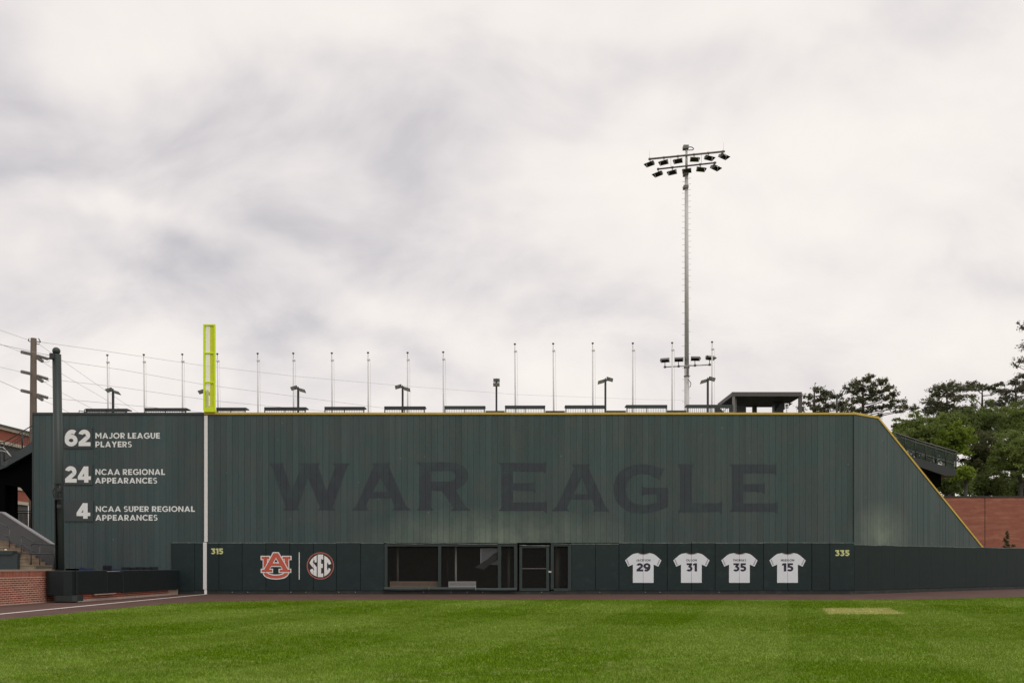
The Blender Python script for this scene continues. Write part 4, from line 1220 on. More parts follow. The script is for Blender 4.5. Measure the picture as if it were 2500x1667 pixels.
# ramp on the right
rp = thing('right_ramp', (P(2280, 0, 57).x, 57, 0), 'dark sloping walkway with netted railing sticking out in front of the trees', 'ramp')
Yq = 57.0
m = MB(); m.prism([P(2190, 1100, Yq), P(2228, 1114, Yq), P(2334, 1145, Yq), P(2334, 1161, Yq), P(2308, 1161, Yq), P(2250, 1141, Yq), P(2190, 1122, Yq)], (0, 2.2, 0)); m.build('stringer', M['dkmetal'], rp)
a, c = P(2255, 1187, Yq), P(2303, 1150, Yq)
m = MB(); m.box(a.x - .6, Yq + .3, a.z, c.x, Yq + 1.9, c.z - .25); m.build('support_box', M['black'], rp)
m = MB(); x = P(2290, 0, Yq).x; m.box(x - .2, Yq + .8, -.002, x + .2, Yq + 1.2, a.z - .002); m.build('column', M['dkmetal'], rp)
m = MB(); m.box(17.3, Yq + .05, DZ - .3, P(2192, 0, Yq).x, Yq + 2.15, DZ - .02); m.build('landing', M['dkmetal'], rp)
for dy in (0.05, 2.1):
    Yy = Yq + dy
    m = MB(); m.path([P(2183, 1055, Yy), P(2252, 1078, Yy), P(2336, 1102, Yy)], .03, 6); m.path([P(2215, 1097, Yy), P(2336, 1133, Yy)], .018, 5)
    if dy < 1: m.path([P(2200, 1068, Yy), P(2335, 1110, Yy)], .02, 5)
    m.build('handrail', M['steeldark'] if dy < 1 else M['dkmetal'], rp)
    m = MB(); vs = [P(2184, 1056, Yy + .02), P(2336, 1102, Yy + .02), P(2336, 1145, Yy + .02), P(2190, 1101, Yy + .02)]; m.add(vs, [(0, 1, 2, 3)]); m.build('netting', M['net2'], rp)
    for i in range(7):
        px = 2186 + i * 24.6; yt = 1055 + (px - 2183) * .307
        m = MB(); m.tube(P(px, yt, Yy), P(px, yt + 45, Yy), .028, .028, 6); m.build('post', M['dkmetal'], rp)

# ------------------------------------------------------------------ floodlight mast
fm_ = thing('floodlight_mast', (P(1676.5, 0, 75).x, 75, 0), 'tall grey steel mast carrying fifteen floodlights on three crossarms', 'floodlight')
TX = P(1676.5, 0, 75).x
m = MB(); m.tube((TX + .05, 75, 0), (TX, 75, P(0, 895, 75).z), .24, .20, 16); m.tube((TX, 75, P(0, 895, 75).z), (TX - .02, 75, P(0, 420, 75).z), .185, .145, 16); m.tube((TX - .02, 75, P(0, 420, 75).z), (TX - .02, 75, P(0, 362, 75).z), .105, .095, 12); m.build('pole', M['steel'], fm_)
m = MB()
for y, w, h in ((361, .22, 8), (425, .2, 9), (458, .2, 7)):
    p = P(1674, y, 75); m.box(p.x - w, 74.75, p.z - h / 2 * .034, p.x + w, 75.25, p.z + h / 2 * .034)
m.build('junction_box', M['steeldark'], fm_)
m = MB(); m.path([P(1678, 363, 74.8), P(1684, 359, 74.8), P(1690, 360, 74.8), P(1694, 364, 74.8), P(1691, 366.5, 74.8), P(1680, 367, 74.8)], .035, 6)
m.path([P(1679, 926, 74.7), P(1685, 932, 74.7), P(1687, 937, 74.7), P(1684, 945, 74.7)], .03, 6); m.build('cable', M['dkmetal'], fm_)
m = MB()
for y in (897, 918.5): m.lathe((TX, 75, P(0, y, 75).z), [(.19, -.05), (.24, -.05), (.24, .05), (.19, .05)], 14)
m.box(TX - .04, 74.74, P(0, 918, 75).z, TX + .12, 74.8, P(0, 897, 75).z)
m.build('collar', M['steeldark'], fm_)
m = MB()
yy = 440
while yy < 1000:
    m.tube(P(1672, yy + 4, 75), P(1665, yy + 4, 75), .014, .014, 5); m.tube(P(1680, yy - 4, 75), P(1687, yy - 5, 75), .014, .014, 5)
    yy += 27 if yy > 700 else 14
m.build('climbing_pegs', M['steel'], fm_, kind='stuff')


def dep(hpx, z): return (z - EYE) * F / hpx
bars = [((1583, 389), (1770, 370), 35.45, .085), ((1604, 413.5), (1749, 397.5), 34.6, .07), ((1620, 896), (1737, 890), 18.0, .05)]
ends = []
for (a, c, z, r) in bars:
    pa, pc = P(a[0], a[1], dep(HOR - a[1], z)), P(c[0], c[1], dep(HOR - c[1], z))
    # keep the arm just in front of the pole
    MB().tube(pa, pc, r, r, 8).build('crossarm', M['steeldark'] if z > 30 else M['steel'], fm_)
    ends.append((pa, pc))
for k, (px, py0, py1) in enumerate(((1586, 366, 388), (1766.5, 344, 370))):
    pa, pc = ends[0]; f = (px - 1583) / 187.; p = pa.lerp(pc, f)
    MB().tube(p, p + Vector((0, 0, .75)), .012, .008, 5).build('lightning_rod', M['steel'], fm_)
m = MB()
for px in (1638.5, 1713):
    pa, pc = ends[0]; p = pa.lerp(pc, (px - 1583) / 187.); pb, pd = ends[1]; p2 = pb.lerp(pd, (px - 1604) / 145.)
    m.tube(p, p2, .012, .012, 4)
m.build('tie_rod', M['steeldark'], fm_)


def flood(p, yaw, up):
    """one floodlight hanging from (or standing on) the arm at p; yaw>0 faces right"""
    s = 1 if up else -1
    c = p + Vector((0, -.12, s * (.52 if up else .48)))
    rot = Matrix.Rotation(yaw, 4, 'Z') @ Matrix.Rotation(R(24), 4, 'X')
    T = Matrix.Translation(c) @ rot
    def pr(poly, ext):
        mm = MB(); mm.prism([T @ Vector(q) for q in poly], (T.to_3x3() @ Vector(ext))); return mm
    mm = MB()
    # housing: wide at the mouth, narrower at the back
    a = [(-.34, 0, -.17), (.34, 0, -.17), (.34, 0, .17), (-.34, 0, .17)]; bk = [(-.22, .36, -.1), (.22, .36, -.1), (.22, .36, .1), (-.22, .36, .1)]
    mm.add([T @ Vector(q) for q in a + bk], [(4, 5, 1, 0), (5, 6, 2, 1), (6, 7, 3, 2), (7, 4, 0, 3), (7, 6, 5, 4), (0, 1, 2, 3)])
    h = mm.build('floodlight', M['housing'], fm_)
    hood = MB()
    for poly, ext in (([(-.36, -.42, .13), (.36, -.42, .13), (.37, -.002, .19), (-.37, -.002, .19)], (0, 0, .02)),
                      ([(-.37, -.42, .13), (-.37, -.002, -.19), (-.37, -.002, .19)], (.02, 0, 0)), ([(.35, -.42, .13), (.35, -.002, -.19), (.35, -.002, .19)], (.02, 0, 0))):
        hood.prism([T @ Vector(q) for q in poly], T.to_3x3() @ Vector(ext))
    hood.build('hood', M['lens'], h)
    pr([(-.33, -.012, -.165), (.33, -.012, -.165), (.33, -.012, .165), (-.33, -.012, .165)], (0, .008, 0)).build('lens', M['lens'], h)
    br = MB(); br.tube(p, c + Vector((0, .15, -s * .12)), .035, .03, 6); br.tube(p + Vector((-.08, 0, 0)), p + Vector((.08, 0, 0)), .1, .1, 6); br.build('bracket', M['steeldark'], h)


for bi, lst in ((0, [(1587, -.75), (1621.5, -.55), (1656, -.42), (1695.5, .05), (1730, .45), (1765, .7)]), (1, [(1607, -.8), (1642, -.55), (1677, -.3), (1710, .2), (1745, .75)]),
                (2, [(1623.5, -.35), (1657, -.15), (1697, .05), (1732.5, .4)])):
    (x0, _), (x1, _), z, r = bars[bi]
    pa, pc = ends[bi]
    for px, yaw in lst:
        flood(pa.lerp(pc, (px - x0) / (x1 - x0)), yaw, bi == 2)

# ------------------------------------------------------------------ netting pole in front
NP = thing('netting_pole', (P(145, 0, 36.6).x, 36.6, 0), 'thick dark green netting pole with a ball on top in front of the wall', 'pole')
Yn = 36.6
m = MB(); m.tube(Vector((P(147, 0, Yn).x, Yn, .0)), P(138.5, 865, Yn), .178, .168, 20); m.build('shaft', M['netpole'], NP)
cb = P(137.5, 857, Yn); r = .155
m = MB(); m.lathe(cb, [(max(.001, r * math.cos(R(a))), r * math.sin(R(a))) for a in range(-90, 91, 15)], 18); m.build('ball', M['netpole'], NP)
m = MB(); c = P(131, 871, Yn - .1); m.box(c.x - .1, c.y - .15, c.z - .1, c.x + .08, c.y, c.z + .12); m.box(c.x - .16, c.y - .1, c.z - .12, c.x + .02, c.y - .06, c.z - .05)
m.tube(P(122, 868, Yn - .2), P(136, 872, Yn - .1), .025, .02, 6); m.tube(P(121, 873.5, Yn - .2), P(136, 876, Yn - .1), .02, .02, 6); m.build('clamp', M['dkmetal'], NP)
m = MB()
for y, w in ((1179, 12), (1217, 14)):
    a, c = P(133.5, y + 1.5, Yn - .22), P(133.5 + 22, y - 1.5, Yn - .22); m.box(a.x, Yn - .3, a.z, c.x, Yn - .19, c.z)
for y in (1195, 1235):
    c = P(146, y, Yn - .3); m.box(c.x - .07, c.y - .1, c.z - .08, c.x + .08, c.y + .1, c.z + .06)
m.tube(P(146, 1181, Yn - .25), P(146, 1235, Yn - .25), .03, .03, 6)
m.build('winch', M['dkmetal'], NP)
m = MB(); m.path([P(134, 1190, Yn - .25), P(129, 1198, Yn - .25), P(131, 1212, Yn - .25), P(136, 1218, Yn - .25)], .012, 5); m.path([P(136, 1220, Yn - .23), P(139, 1330, Yn - .23), P(139, 1388, Yn - .23)], .03, 6); m.build('cable', M['black'], NP)

# ------------------------------------------------------------------ low wall with pads, left of the foul stripe
A0, A1 = Vector((-17.5, 36.0, 0)), Vector((-16.92, 44.6, 0))       # brick base line (field face)
lw_ = thing('low_padded_wall', tuple(A0), 'low brick wall faced with near black pads from the netting pole to the tall wall', 'wall')
d_ = (A1 - A0).normalized(); n_ = Vector((d_.y, -d_.x, 0))
ln_ = (A1 - A0).length
def lq(t, off, z): return A0 + d_ * t + n_ * off + Vector((0, 0, z))
MB().prism([lq(.25, -.05, 0), lq(ln_ + 1, -.05, 0), lq(ln_ + 1, -.3, 0), lq(.25, -.3, 0)], (0, 0, 1.22)).build('core', M['mortar'], lw_)
MB().prism([lq(.2, .02, 0), lq(ln_, .02, 0), lq(ln_, -.04, 0), lq(.2, -.04, 0)], (0, 0, .09)).build('footing', M['footing'], lw_)
bs = MB()
row = 0
while row < 4:
    z = .10 + row * .077; t = .0 + (row % 2) * .11
    while t < ln_ - .2:
        bs.prism([lq(t, -.04, z), lq(t + .2, -.04, z), lq(t + .2, -.06, z), lq(t, -.06, z)], (0, 0, .056)); t += .215
    row += 1
bs.build('bricks', M['brick'], lw_, kind='stuff')
def lpad(t0, t1, z0, z1, name='pad', off=.0, mm=None):
    m = MB(); o = .1 + off
    m.prism([lq(t0, .005, z0), lq(t0, o - .03, z0), lq(t0 + .03, o, z0), lq(t1 - .03, o, z0), lq(t1, o - .03, z0), lq(t1, .005, z0)], (0, 0, z1 - z0)); m.build(name, mm or M['pad2'], lw_)
    MB().prism([lq(t0, o + .003, z1), lq(t1, o + .003, z1), lq(t1, -.3, z1), lq(t0, -.3, z1)], (0, 0, .02)).build('pad_cap', M['padtop2'] if 'padtop2' in M else M.setdefault('padtop2', mat('dull pad edge', (0.05, 0.065, 0.065), .6)), lw_)
tt = []
for px in (262, 300):
    # where the sight line meets the pad face
    s = (px - 1250) / F
    # A0.x + d.x t = s (A0.y + d.y t)
    t = (s * A0.y - (A0.x + n_.x * .1)) / (d_.x - s * d_.y); tt.append(t)
ta, tb_ = tt
lpad(.05, ta - .01, .32, 1.245); lpad(ta + .0, tb_ - .03, .31, 1.19); lpad(tb_ + .03, ln_ + .9, .27, 1.235)
m = MB(); m.box(-18.52, 35.7, .3, -17.6, 36.28, 1.24); 
# rounded corner pad round the netting pole
prof = [(-18.53, 36.2), (-18.53, 35.85), (-18.45, 35.72), (-18.3, 35.66), (-17.75, 35.66), (-17.6, 35.72), (-17.5, 35.85), (-17.45, 36.2)]
MB().prism([(x, y, .29) for x, y in prof], (0, 0, .96)).build('corner_pad', M['pad2'], lw_)
MB().prism([(x, y, 1.25) for x, y in prof], (0, 0, .02)).build('pad_cap', M['padtop2'], lw_)
prof2 = [(-18.15, 36.1), (-18.12, 35.62), (-18.0, 35.55), (-17.35, 35.55), (-17.2, 35.64), (-17.17, 36.1)]
MB().prism([(x, y, .055) for x, y in prof2], (0, 0, .225)).build('foot_pad', M['netpole'], lw_)
a = lq(ta - 1.2, .12, .27)
MB().prism([lq(ta - 1.0, .13, .245), lq(ta + .7, .13, .245), lq(ta + .7, .0, .245), lq(ta - 1.0, .0, .245)], (0, 0, .035)).build('ledge', M['footing'], lw_)

# seats behind it
MB().box(-24.3, 37.7, -.002, -17.9, 45.7, .42).build('stand_floor', M['concrete'], kind='structure')
SE = [(194, 40.5, 1384.5, 'seatblue'), (217, 40.8, 1387, 'seatblue'), (262, 42.0, 1380, 'seatblack'), (285, 42.6, 1387.5, 'seatblue'), (307, 44.2, 1384, 'seatblack'), (323, 44.3, 1384.5, 'seatblack'), (340, 44.4, 1383.5, 'seatblack'), (357, 44.5, 1384, 'seatblack'), (376, 44.6, 1383, 'seatblack')]
SL = ['blue, nearest the netting pole', 'blue, second from the netting pole, lowest', 'black and tallest, before the pad joint', 'blue, just left of the pad joint', 'black, first right of the pad joint', 'black, second right of the pad joint', 'black, third right of the pad joint', 'black, second from the right end', 'black, farthest right']
for (px, Ys, yt, mm), lab in zip(SE, SL):
    c = P(px, yt, Ys)
    t = thing('folding_seat', (c.x, Ys, .42), 'folding seat peeping over the low pads: ' + lab, 'seat', 'folding seats behind the low padded wall')
    MB().box(c.x - .2, Ys - .03, .85, c.x + .2, Ys + .03, c.z).build('backrest', M[mm], t)
    MB().box(c.x - .2, Ys - .42, .82, c.x + .2, Ys - .032, .86).build('seat', M[mm], t)
    for s in (-1, 1): MB().box(c.x + s * .17 - .015, Ys - .2, .42, c.x + s * .17 + .015, Ys - .16, .818).build('leg', M['dkmetal'], t)
t = thing('ledge_frame', tuple(P(172, 1387, 38.5)), 'thin pale framed black ledge beside the netting pole', 'ledge')
a, c = P(160, 1393, 38.5), P(184, 1387, 38.5); MB().box(a.x, 38.5, .42, c.x, 38.8, c.z).build('box', M['black'], t)
MB().box(a.x - .02, 38.48, c.z + .001, c.x + .02, 38.82, c.z + .015).build('top_edge', M['steeldark'], t)

# ------------------------------------------------------------------ brick wall under the left stairs
B0, B1 = Vector((-18.9, 31.6, 0)), Vector((-18.52, 36.55, 0))
bw = thing('brick_wall', tuple(B0), 'red brick field wall with a pale cap at the left edge', 'wall')
db = (B1 - B0).normalized(); nb_ = Vector((db.y, -db.x, 0)); lb = (B1 - B0).length
def bq(t, off, z): return B0 + db * t + nb_ * off + Vector((0, 0, z))
MB().prism([bq(-3, -.003, 0), bq(lb, -.003, 0), bq(lb, -.3, 0), bq(-3, -.3, 0)], (0, 0, 1.245)).build('mortar_bed', M['mortar'], bw)
MB().prism([bq(-3, .02, 1.25), bq(lb + .02, .02, 1.25), bq(lb + .02, -.34, 1.25), bq(-3, -.34, 1.25)], (0, 0, .07)).build('cap_stone', M['capstone'], bw)
MB().prism([bq(-3, .03, 0), bq(lb + .6, .03, 0), bq(lb + .6, -.002, 0), bq(-3, -.002, 0)], (0, 0, .03)).build('footing', M['footing'], bw)
def brick_mesh(l, h):
    m = MB(); dv = db
    m.prism([Vector((0, 0, 0)), dv * l, dv * l - nb_ * .05, -nb_ * .05], (0, 0, h)); return m.mesh('brick')
stretch = brick_mesh(.210, .054); sold = brick_mesh(.058, .20)
random.seed(5)
count = 0; rest = MB()
T_VIS = 1.0
rows = 12
cells = []
for r_ in range(rows):
    z = .045 + r_ * .0815
    t = -.8 + (r_ % 2) * .117
    while t < lb - .2:
        cells.append((t, z)); t += .235
cells.sort(key=lambda c: -c[0])
cells = [c for c in cells if c[0] > .4]
for t, z in cells:
    off = random.uniform(-.002, .004)
    if count < 240:
        link_mesh('brick', stretch, M['brick'], bw, tuple(bq(t, off, z) - B0)); count += 1
    else:
        rest.prism([bq(t, off, z), bq(t + .212, off, z), bq(t + .212, off - .05, z), bq(t, off - .05, z)], (0, 0, .06))
t = lb - .07; k = 0
while t > .4:
    if k < 58: link_mesh('brick', sold, M['brick'], bw, tuple(bq(t, random.uniform(-.001, .004), 1.035) - B0))
    else: rest.prism([bq(t, 0, 1.035), bq(t + .058, 0, 1.035), bq(t + .058, -.05, 1.035), bq(t, -.05, 1.035)], (0, 0, .2))
    t -= .076; k += 1
if rest.v: rest.build('farther_bricks', M['brick'], bw, kind='stuff')

# ------------------------------------------------------------------ stairs at left
YS = 37.6
MB().box(-40, 31.6, -.002, -19.3, 37.3, 1.24).build('stand_base', M['concrete'], kind='structure')
st = thing('concrete_stairs', tuple(P(40, 1385, YS)), 'tan concrete steps rising to the left behind the front railing', 'stairs')
steps = [(12, 1321), (26, 1329), (44, 1338), (60, 1347), (76, 1355), (90, 1363.5), (100, 1372), (117, 1380)]
zprev = 1.245
for i, (px, py) in reversed(list(enumerate(steps))):
    c = P(px, py, YS - .4)
    MB().box(-30, YS - 1.5, zprev, c.x, YS - .05, c.z).build('step', M['stepc'], st)
    MB().box(-30, YS - 1.52, c.z + .0005, c.x + .015, YS - .05, c.z + .02).build('nosing', M['capstone'], st)
    zprev = c.z + .021
pw = thing('stair_parapet', tuple(P(60, 1390, YS)), 'dark grey concrete side wall sloping down to the right with a pale coping', 'wall')
m = MB(); m.prism([P(-200, 1392, YS), P(137.5, 1392, YS), P(137.5, 1333, YS), P(128, 1331, YS), P(4, 1252, YS), P(-30, 1250, YS), P(-200, 1145, YS)], (0, .28, 0)); m.build('panel', M['concrete'], pw)
m = MB()
cpz = [(-200, 1145), (-30, 1250), (4, 1252), (128, 1331), (139, 1333)]
for (xa_, ya_), (xb2, yb2) in zip(cpz[:-1], cpz[1:]):
    p0, p1 = P(xa_, ya_, YS), P(xb2, yb2, YS)
    m.prism([p0, p1, p1 + Vector((0, 0, .055)), p0 + Vector((0, 0, .055))], (0, .3, 0))
m.v = [(x, y - .012, z) for x, y, z in m.v]
m.build('coping', M['coping'], pw)
def rail(name, label, paths, Yr, r=.022, mm='dkmetal'):
    t = thing(name, tuple(P(*paths[0][-1], Yr)), label, 'handrail')
    for i, pth in enumerate(paths):
        MB().path([P(x, y, Yr) for x, y in pth], r, 8).build('tube' , M[mm], t)
    return t
M['tube'] = mat('grey tube rail', (0.05, 0.052, 0.06), .4)
rail('stair_handrail', 'upper grey tube handrail at the left edge of the stairs', [[(-80, 1228), (0, 1276), (20, 1287), (23, 1290), (23, 1340)], [(-80, 1250), (0, 1300), (22, 1312)]], YS - .7, .022, 'tube')
rail('stair_handrail', 'lower grey tube handrail rising over the tan steps', [[(52, 1362), (52, 1311), (54, 1308), (58, 1308), (93, 1328), (97, 1332), (97, 1386)], [(52, 1328), (90, 1350)]], YS - .9, .022, 'tube')
rail('front_railing', 'dark square front railing on the brick wall before the steps', [[(76, 1388), (76, 1331), (79, 1327), (132, 1329), (133, 1388)], [(-60, 1348), (133, 1352)], [(-60, 1383), (133, 1384.5)]], 36.3, .026, 'dkmetal')
t = thing('dark_bin', tuple(P(15, 1388, 36.0)), 'dark green covered bin behind the railing at the left edge', 'bin')
a, c = P(-60, 1388.5, 35.9), P(42, 1352, 35.9); MB().box(a.x, 35.9, 1.3, c.x, 36.15, c.z).build('body', M['greenmetal'], t)
a, c = P(-60, 1349, 35.9), P(32, 1344, 35.9); MB().box(a.x, 35.85, a.z - .07, c.x, 36.2, c.z).build('lid', M['greenframe'], t)
m = MB(); m.lathe(P(14, 1343, 35.95), [(.05, 0), (.05, .03), (.03, .06), (.001, .065)], 10); m.build('knob', M['steel'], t)

# raised stair structure behind the wall end
rs = thing('raised_stairway', tuple(P(20, 1200, 49)), 'dark steel stairway with picket railing climbing to the wall top at the left edge', 'stairway')
YR = 49.0
m = MB(); m.prism([P(-120, 1140, YR), P(8, 1140, YR), P(55, 1094, YR) + Vector((0, 0, -.35)), P(90, 1074, YR), P(90, 1098, YR), P(40, 1127, YR), P(15, 1140, YR), P(0, 1146, YR), P(-120, 1146, YR)], (0, .3, 0)); m.build('stringer', M['greenmetal'], rs)
m = MB(); m.prism([P(20, 1130, YR), P(30, 1110, YR), P(90, 1075, YR), P(90, 1098, YR), P(22, 1136, YR)], (0, -.06, 0)); m.build('stringer_plate', M['plate'], rs)
# underside soffit, the shade below the stairs put into its black colour
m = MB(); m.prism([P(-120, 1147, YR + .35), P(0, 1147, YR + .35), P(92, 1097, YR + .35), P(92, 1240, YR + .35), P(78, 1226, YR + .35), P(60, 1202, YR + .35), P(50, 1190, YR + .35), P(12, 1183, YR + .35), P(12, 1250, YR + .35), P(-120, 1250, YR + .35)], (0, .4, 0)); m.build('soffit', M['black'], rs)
m = MB()
for w, px in ((.12, 62), (.28, 4)):
    x = P(px, 0, YR).x; m.box(x - w, YR + .8, 0, x + w, YR + 1.1, P(0, 1150, YR).z)
m.build('column', M['black'], rs)
def prail(p0, p1, h0, h1, n, nm, Yy=YR, post=()):
    # top rail from p0 to p1 (px), bottoms at h0,h1 (px below)
    m = MB(); m.tube(P(*p0, Yy), P(*p1, Yy), .026, .026, 6)
    for f in (.25, .42): m.tube(P(p0[0], p0[1] + h0 * f, Yy), P(p1[0], p1[1] + h1 * f, Yy), .016, .016, 5)
    m.tube(P(p0[0], p0[1] + h0, Yy), P(p1[0], p1[1] + h1, Yy), .02, .02, 5)
    m.build('rail', M['dkmetal'], rs)
    m = MB()
    for i in range(n + 1):
        f = i / n; x = p0[0] + (p1[0] - p0[0]) * f; y = p0[1] + (p1[1] - p0[1]) * f; h = h0 + (h1 - h0) * f
        m.box(P(x, 0, Yy).x - .008, Yy - .008, P(x, y + h, Yy).z, P(x, 0, Yy).x + .008, Yy + .008, P(x, y + h * .25, Yy).z)
    m.build('pickets', M['dkmetal'], rs, kind='stuff')
    for f in post:
        x = p0[0] + (p1[0] - p0[0]) * f; y = p0[1] + (p1[1] - p0[1]) * f; h = h0 + (h1 - h0) * f
        m = MB(); m.tube(P(x, y + h, Yy), P(x, y, Yy), .035, .035, 6); m.build('post', M['dkmetal'], rs)
prail((10, 1080), (84, 1035), 46, 40, 18, 'r', post=(0, .6))
prail((-120, 1079), (10, 1079), 58, 58, 28, 'r', YR - .02, post=(.92,))
m = MB(); m.path([P(-60, 1089, YR - .3), P(8, 1092, YR - .3), P(16, 1100, YR - .3), P(28, 1114, YR - .3)], .02, 6); m.path([P(-60, 1099, YR - .3), P(6, 1100, YR - .3), P(18, 1104, YR - .3), P(27, 1115, YR - .3)], .02, 6); m.build('inner_rail', M['steel'], rs)
pf = thing('picket_fence', tuple(P(40, 1310, 47)), 'black picket fence under the raised stairway', 'fence')
m = MB(); Yg = 46.8
for y in (1247, 1252): m.tube(P(-60, y, Yg), P(80, y, Yg), .02, .02, 5)
m.build('rail', M['black'], pf)
m = MB()
for i in range(46):
    x = P(-60 + i * 3.05, 0, Yg).x; m.box(x - .01, Yg - .01, .0, x + .01, Yg + .01, P(0, 1251, Yg).z)
m.build('pickets', M['black'], pf, kind='stuff')
m = MB(); m.box(P(-60, 0, Yg).x, Yg + .8, 0, P(79, 0, Yg + .8).x, Yg + .9, P(0, 1300, Yg).z); m.build('kick_panel', M['black'], pf)

# brick building far left
bd = thing('brick_building', tuple(P(20, 1378, 90)), 'red brick building with cream bands behind the raised stairway', 'building')
def fb(py_at0, z=None): return EYE + (HOR - py_at0) * 84 / F
def face(py0, py1, name, mm, out=0.0, xr=76):
    z1, z0 = fb(py0), fb(py1)
    pa = Vector((P(-160, 0, 84 - 10).x, 84 - 10, 0)); p0 = Vector((P(0, 0, 84).x, 84, 0))
    # wall line through px0@84 and px76@89
    p1 = Vector((P(xr, 0, 84 + 5 * xr / 76).x, 84 + 5 * xr / 76, 0)); dr = (p1 - p0).normalized(); n2 = Vector((dr.y, -dr.x, 0))
    a = p0 - dr * 22
    m = MB(); m.prism([a + n2 * out + Vector((0, 0, z0)), p1 + n2 * out + Vector((0, 0, z0)), p1 - n2 * 8 + Vector((0, 0, z0)), a - n2 * 8 + Vector((0, 0, z0))], (0, 0, z1 - z0 - .004)); m.build(name, mm, bd)
brk = M['brickfar'] = mat('distant brick', (0.27, 0.078, 0.05), .9, .12, 1.0, (1, 1, 4), bump=.1)
face(1036.5, 1040, 'gutter', M['pergola'], .35); face(1040, 1048, 'cornice', M['cream'], .2); face(1048, 1075, 'brick_band', brk); face(1075, 1083, 'stone_band', M['cream'], .1)
face(1083, 1180, 'window_band', M['dkmetal'], -.3); face(1180, 1190, 'stone_band', M['cream'], .1); face(1190, 1218, 'brick_band', brk); face(1218, 1226, 'stone_band', M['cream'], .1); face(1226, 1378, 'ground_floor', M['pergola'], -.3)
m = MB(); p = P(62, 0, 83); m.box(p.x, 84, 0, p.x + .9, 85, fb(1215)); m.box(P(70, 0, 80).x, 80, 0, P(80, 0, 80).x, 81, EYE + (HOR - 1205) * 80 / F); m.build('column', M['cream'], bd)

# ------------------------------------------------------------------ utility pole and wires
up = thing('utility_pole', (P(81, 0, 62).x, 62, 0), 'brown wooden power pole with strings of disc insulators', 'utility pole')
YU = 62.0
m = MB(); m.tube((P(80, 0, YU).x, YU, 0), P(82, 826, YU), .30, .19, 16); m.build('pole', M['wood'], up)
def string(p0, p1, n=6):
    m = MB(); m.tube(p0, p1, .02, .02, 5)
    d = (p1 - p0)
    for i in range(n):
        c = p0 + d * ((i + .5) / n); e = d.normalized() * .045
        m.tube(c - e * .6, c + e * .3, .075, .12, 10)
    m.build('insulator', M['insul'], up)
for (yl, yr_, yd) in ((861, 868, 876), (909, 917, 925), (955, 963, 970)):
    string(P(74, yl + 3, YU - .2), P(52, yl - 2, YU - 1.2)); string(P(90, yr_, YU), P(117, yr_ + 8, YU + 1.0)); string(P(90, yd - 3, YU - .1), P(104, yd + 6, YU - .8), 5)
m = MB(); m.path([P(74, 834, YU), P(69, 832, YU), P(71, 826, YU)], .03, 5); m.path([P(90, 834, YU), P(99, 835, YU), P(94, 826, YU)], .035, 5); m.path([P(89, 838, YU), P(93, 841, YU), P(97, 838, YU)], .025, 5)
m.path([P(117, 875, YU + 1), P(121, 880, YU + .5), P(118, 884, YU), P(106, 884, YU - .8)], .012, 4); m.path([P(117, 925, YU + 1), P(120, 930, YU), P(106, 933, YU - .8)], .012, 4)
m.build('bracket', M['dkmetal'], up)
WR = [('top wire running right behind the flagpoles', [(99, 835, 62), (250, 856, 75), (500, 893, 95), (717, 918, 115), (974, 941, 140), (1263, 963, 175), (1580, 975, 220), (1680, 977, 240)], .0115),
      ('second wire falling right past the foul pole', [(117, 876, 63), (300, 903, 75), (500, 939, 92), (717, 967, 110), (890, 990, 130), (1000, 1003, 145)], .0115),
      ('third wire falling right, below the foul pole screen middle', [(117, 925, 63), (300, 946, 75), (450, 968, 88), (540, 980, 95), (680, 993, 108), (800, 1004, 120)], .0115),
      ('lowest wire from the power pole, ending behind the wall', [(117, 971, 63), (240, 982, 72), (360, 993, 82), (520, 1009, 95)], .0115),
      ('steep wire from the top strings down behind the wall', [(105, 884, 61), (180, 930, 66), (250, 970, 72), (310, 1010, 78)], .010),
      ('steep wire from the middle strings down behind the wall', [(105, 931, 61), (150, 958, 64), (230, 1000, 70), (250, 1012, 72)], .010),
      ('short steep wire from the lowest strings', [(105, 977, 61), (140, 992, 64), (175, 1010, 67)], .010),
      ('thin steep wire from the pole top', [(96, 841, 62), (160, 885, 68), (260, 955, 76), (345, 1012, 84)], .010),
      ('highest wire at the left edge of the picture', [(-60, 787, 50), (0, 806, 55), (70, 830, 62)], .010),
      ('thick upper cable at the left edge', [(-60, 825, 48), (0, 841, 52), (75, 857, 61), (90, 861, 60), (125, 868, 40)], .014),
      ('left wire to the top insulator string', [(-60, 822, 50), (0, 840, 55), (52, 859, 61)], .010),
      ('left wire to the middle insulator string', [(-60, 877, 50), (0, 896, 55), (52, 908, 61)], .010),
      ('left wire to the lowest insulator string', [(-60, 902, 50), (0, 930, 55), (52, 953, 61)], .014)]
for lab, pts, r in WR:
    m = MB(); m.path([P(*p) for p in pts], r, 5, r * (1.6 if pts[-1][2] > 90 else 1)); o = m.build('power_line', M['wire']); tag(o, lab, 'wire', 'power lines around the utility pole')

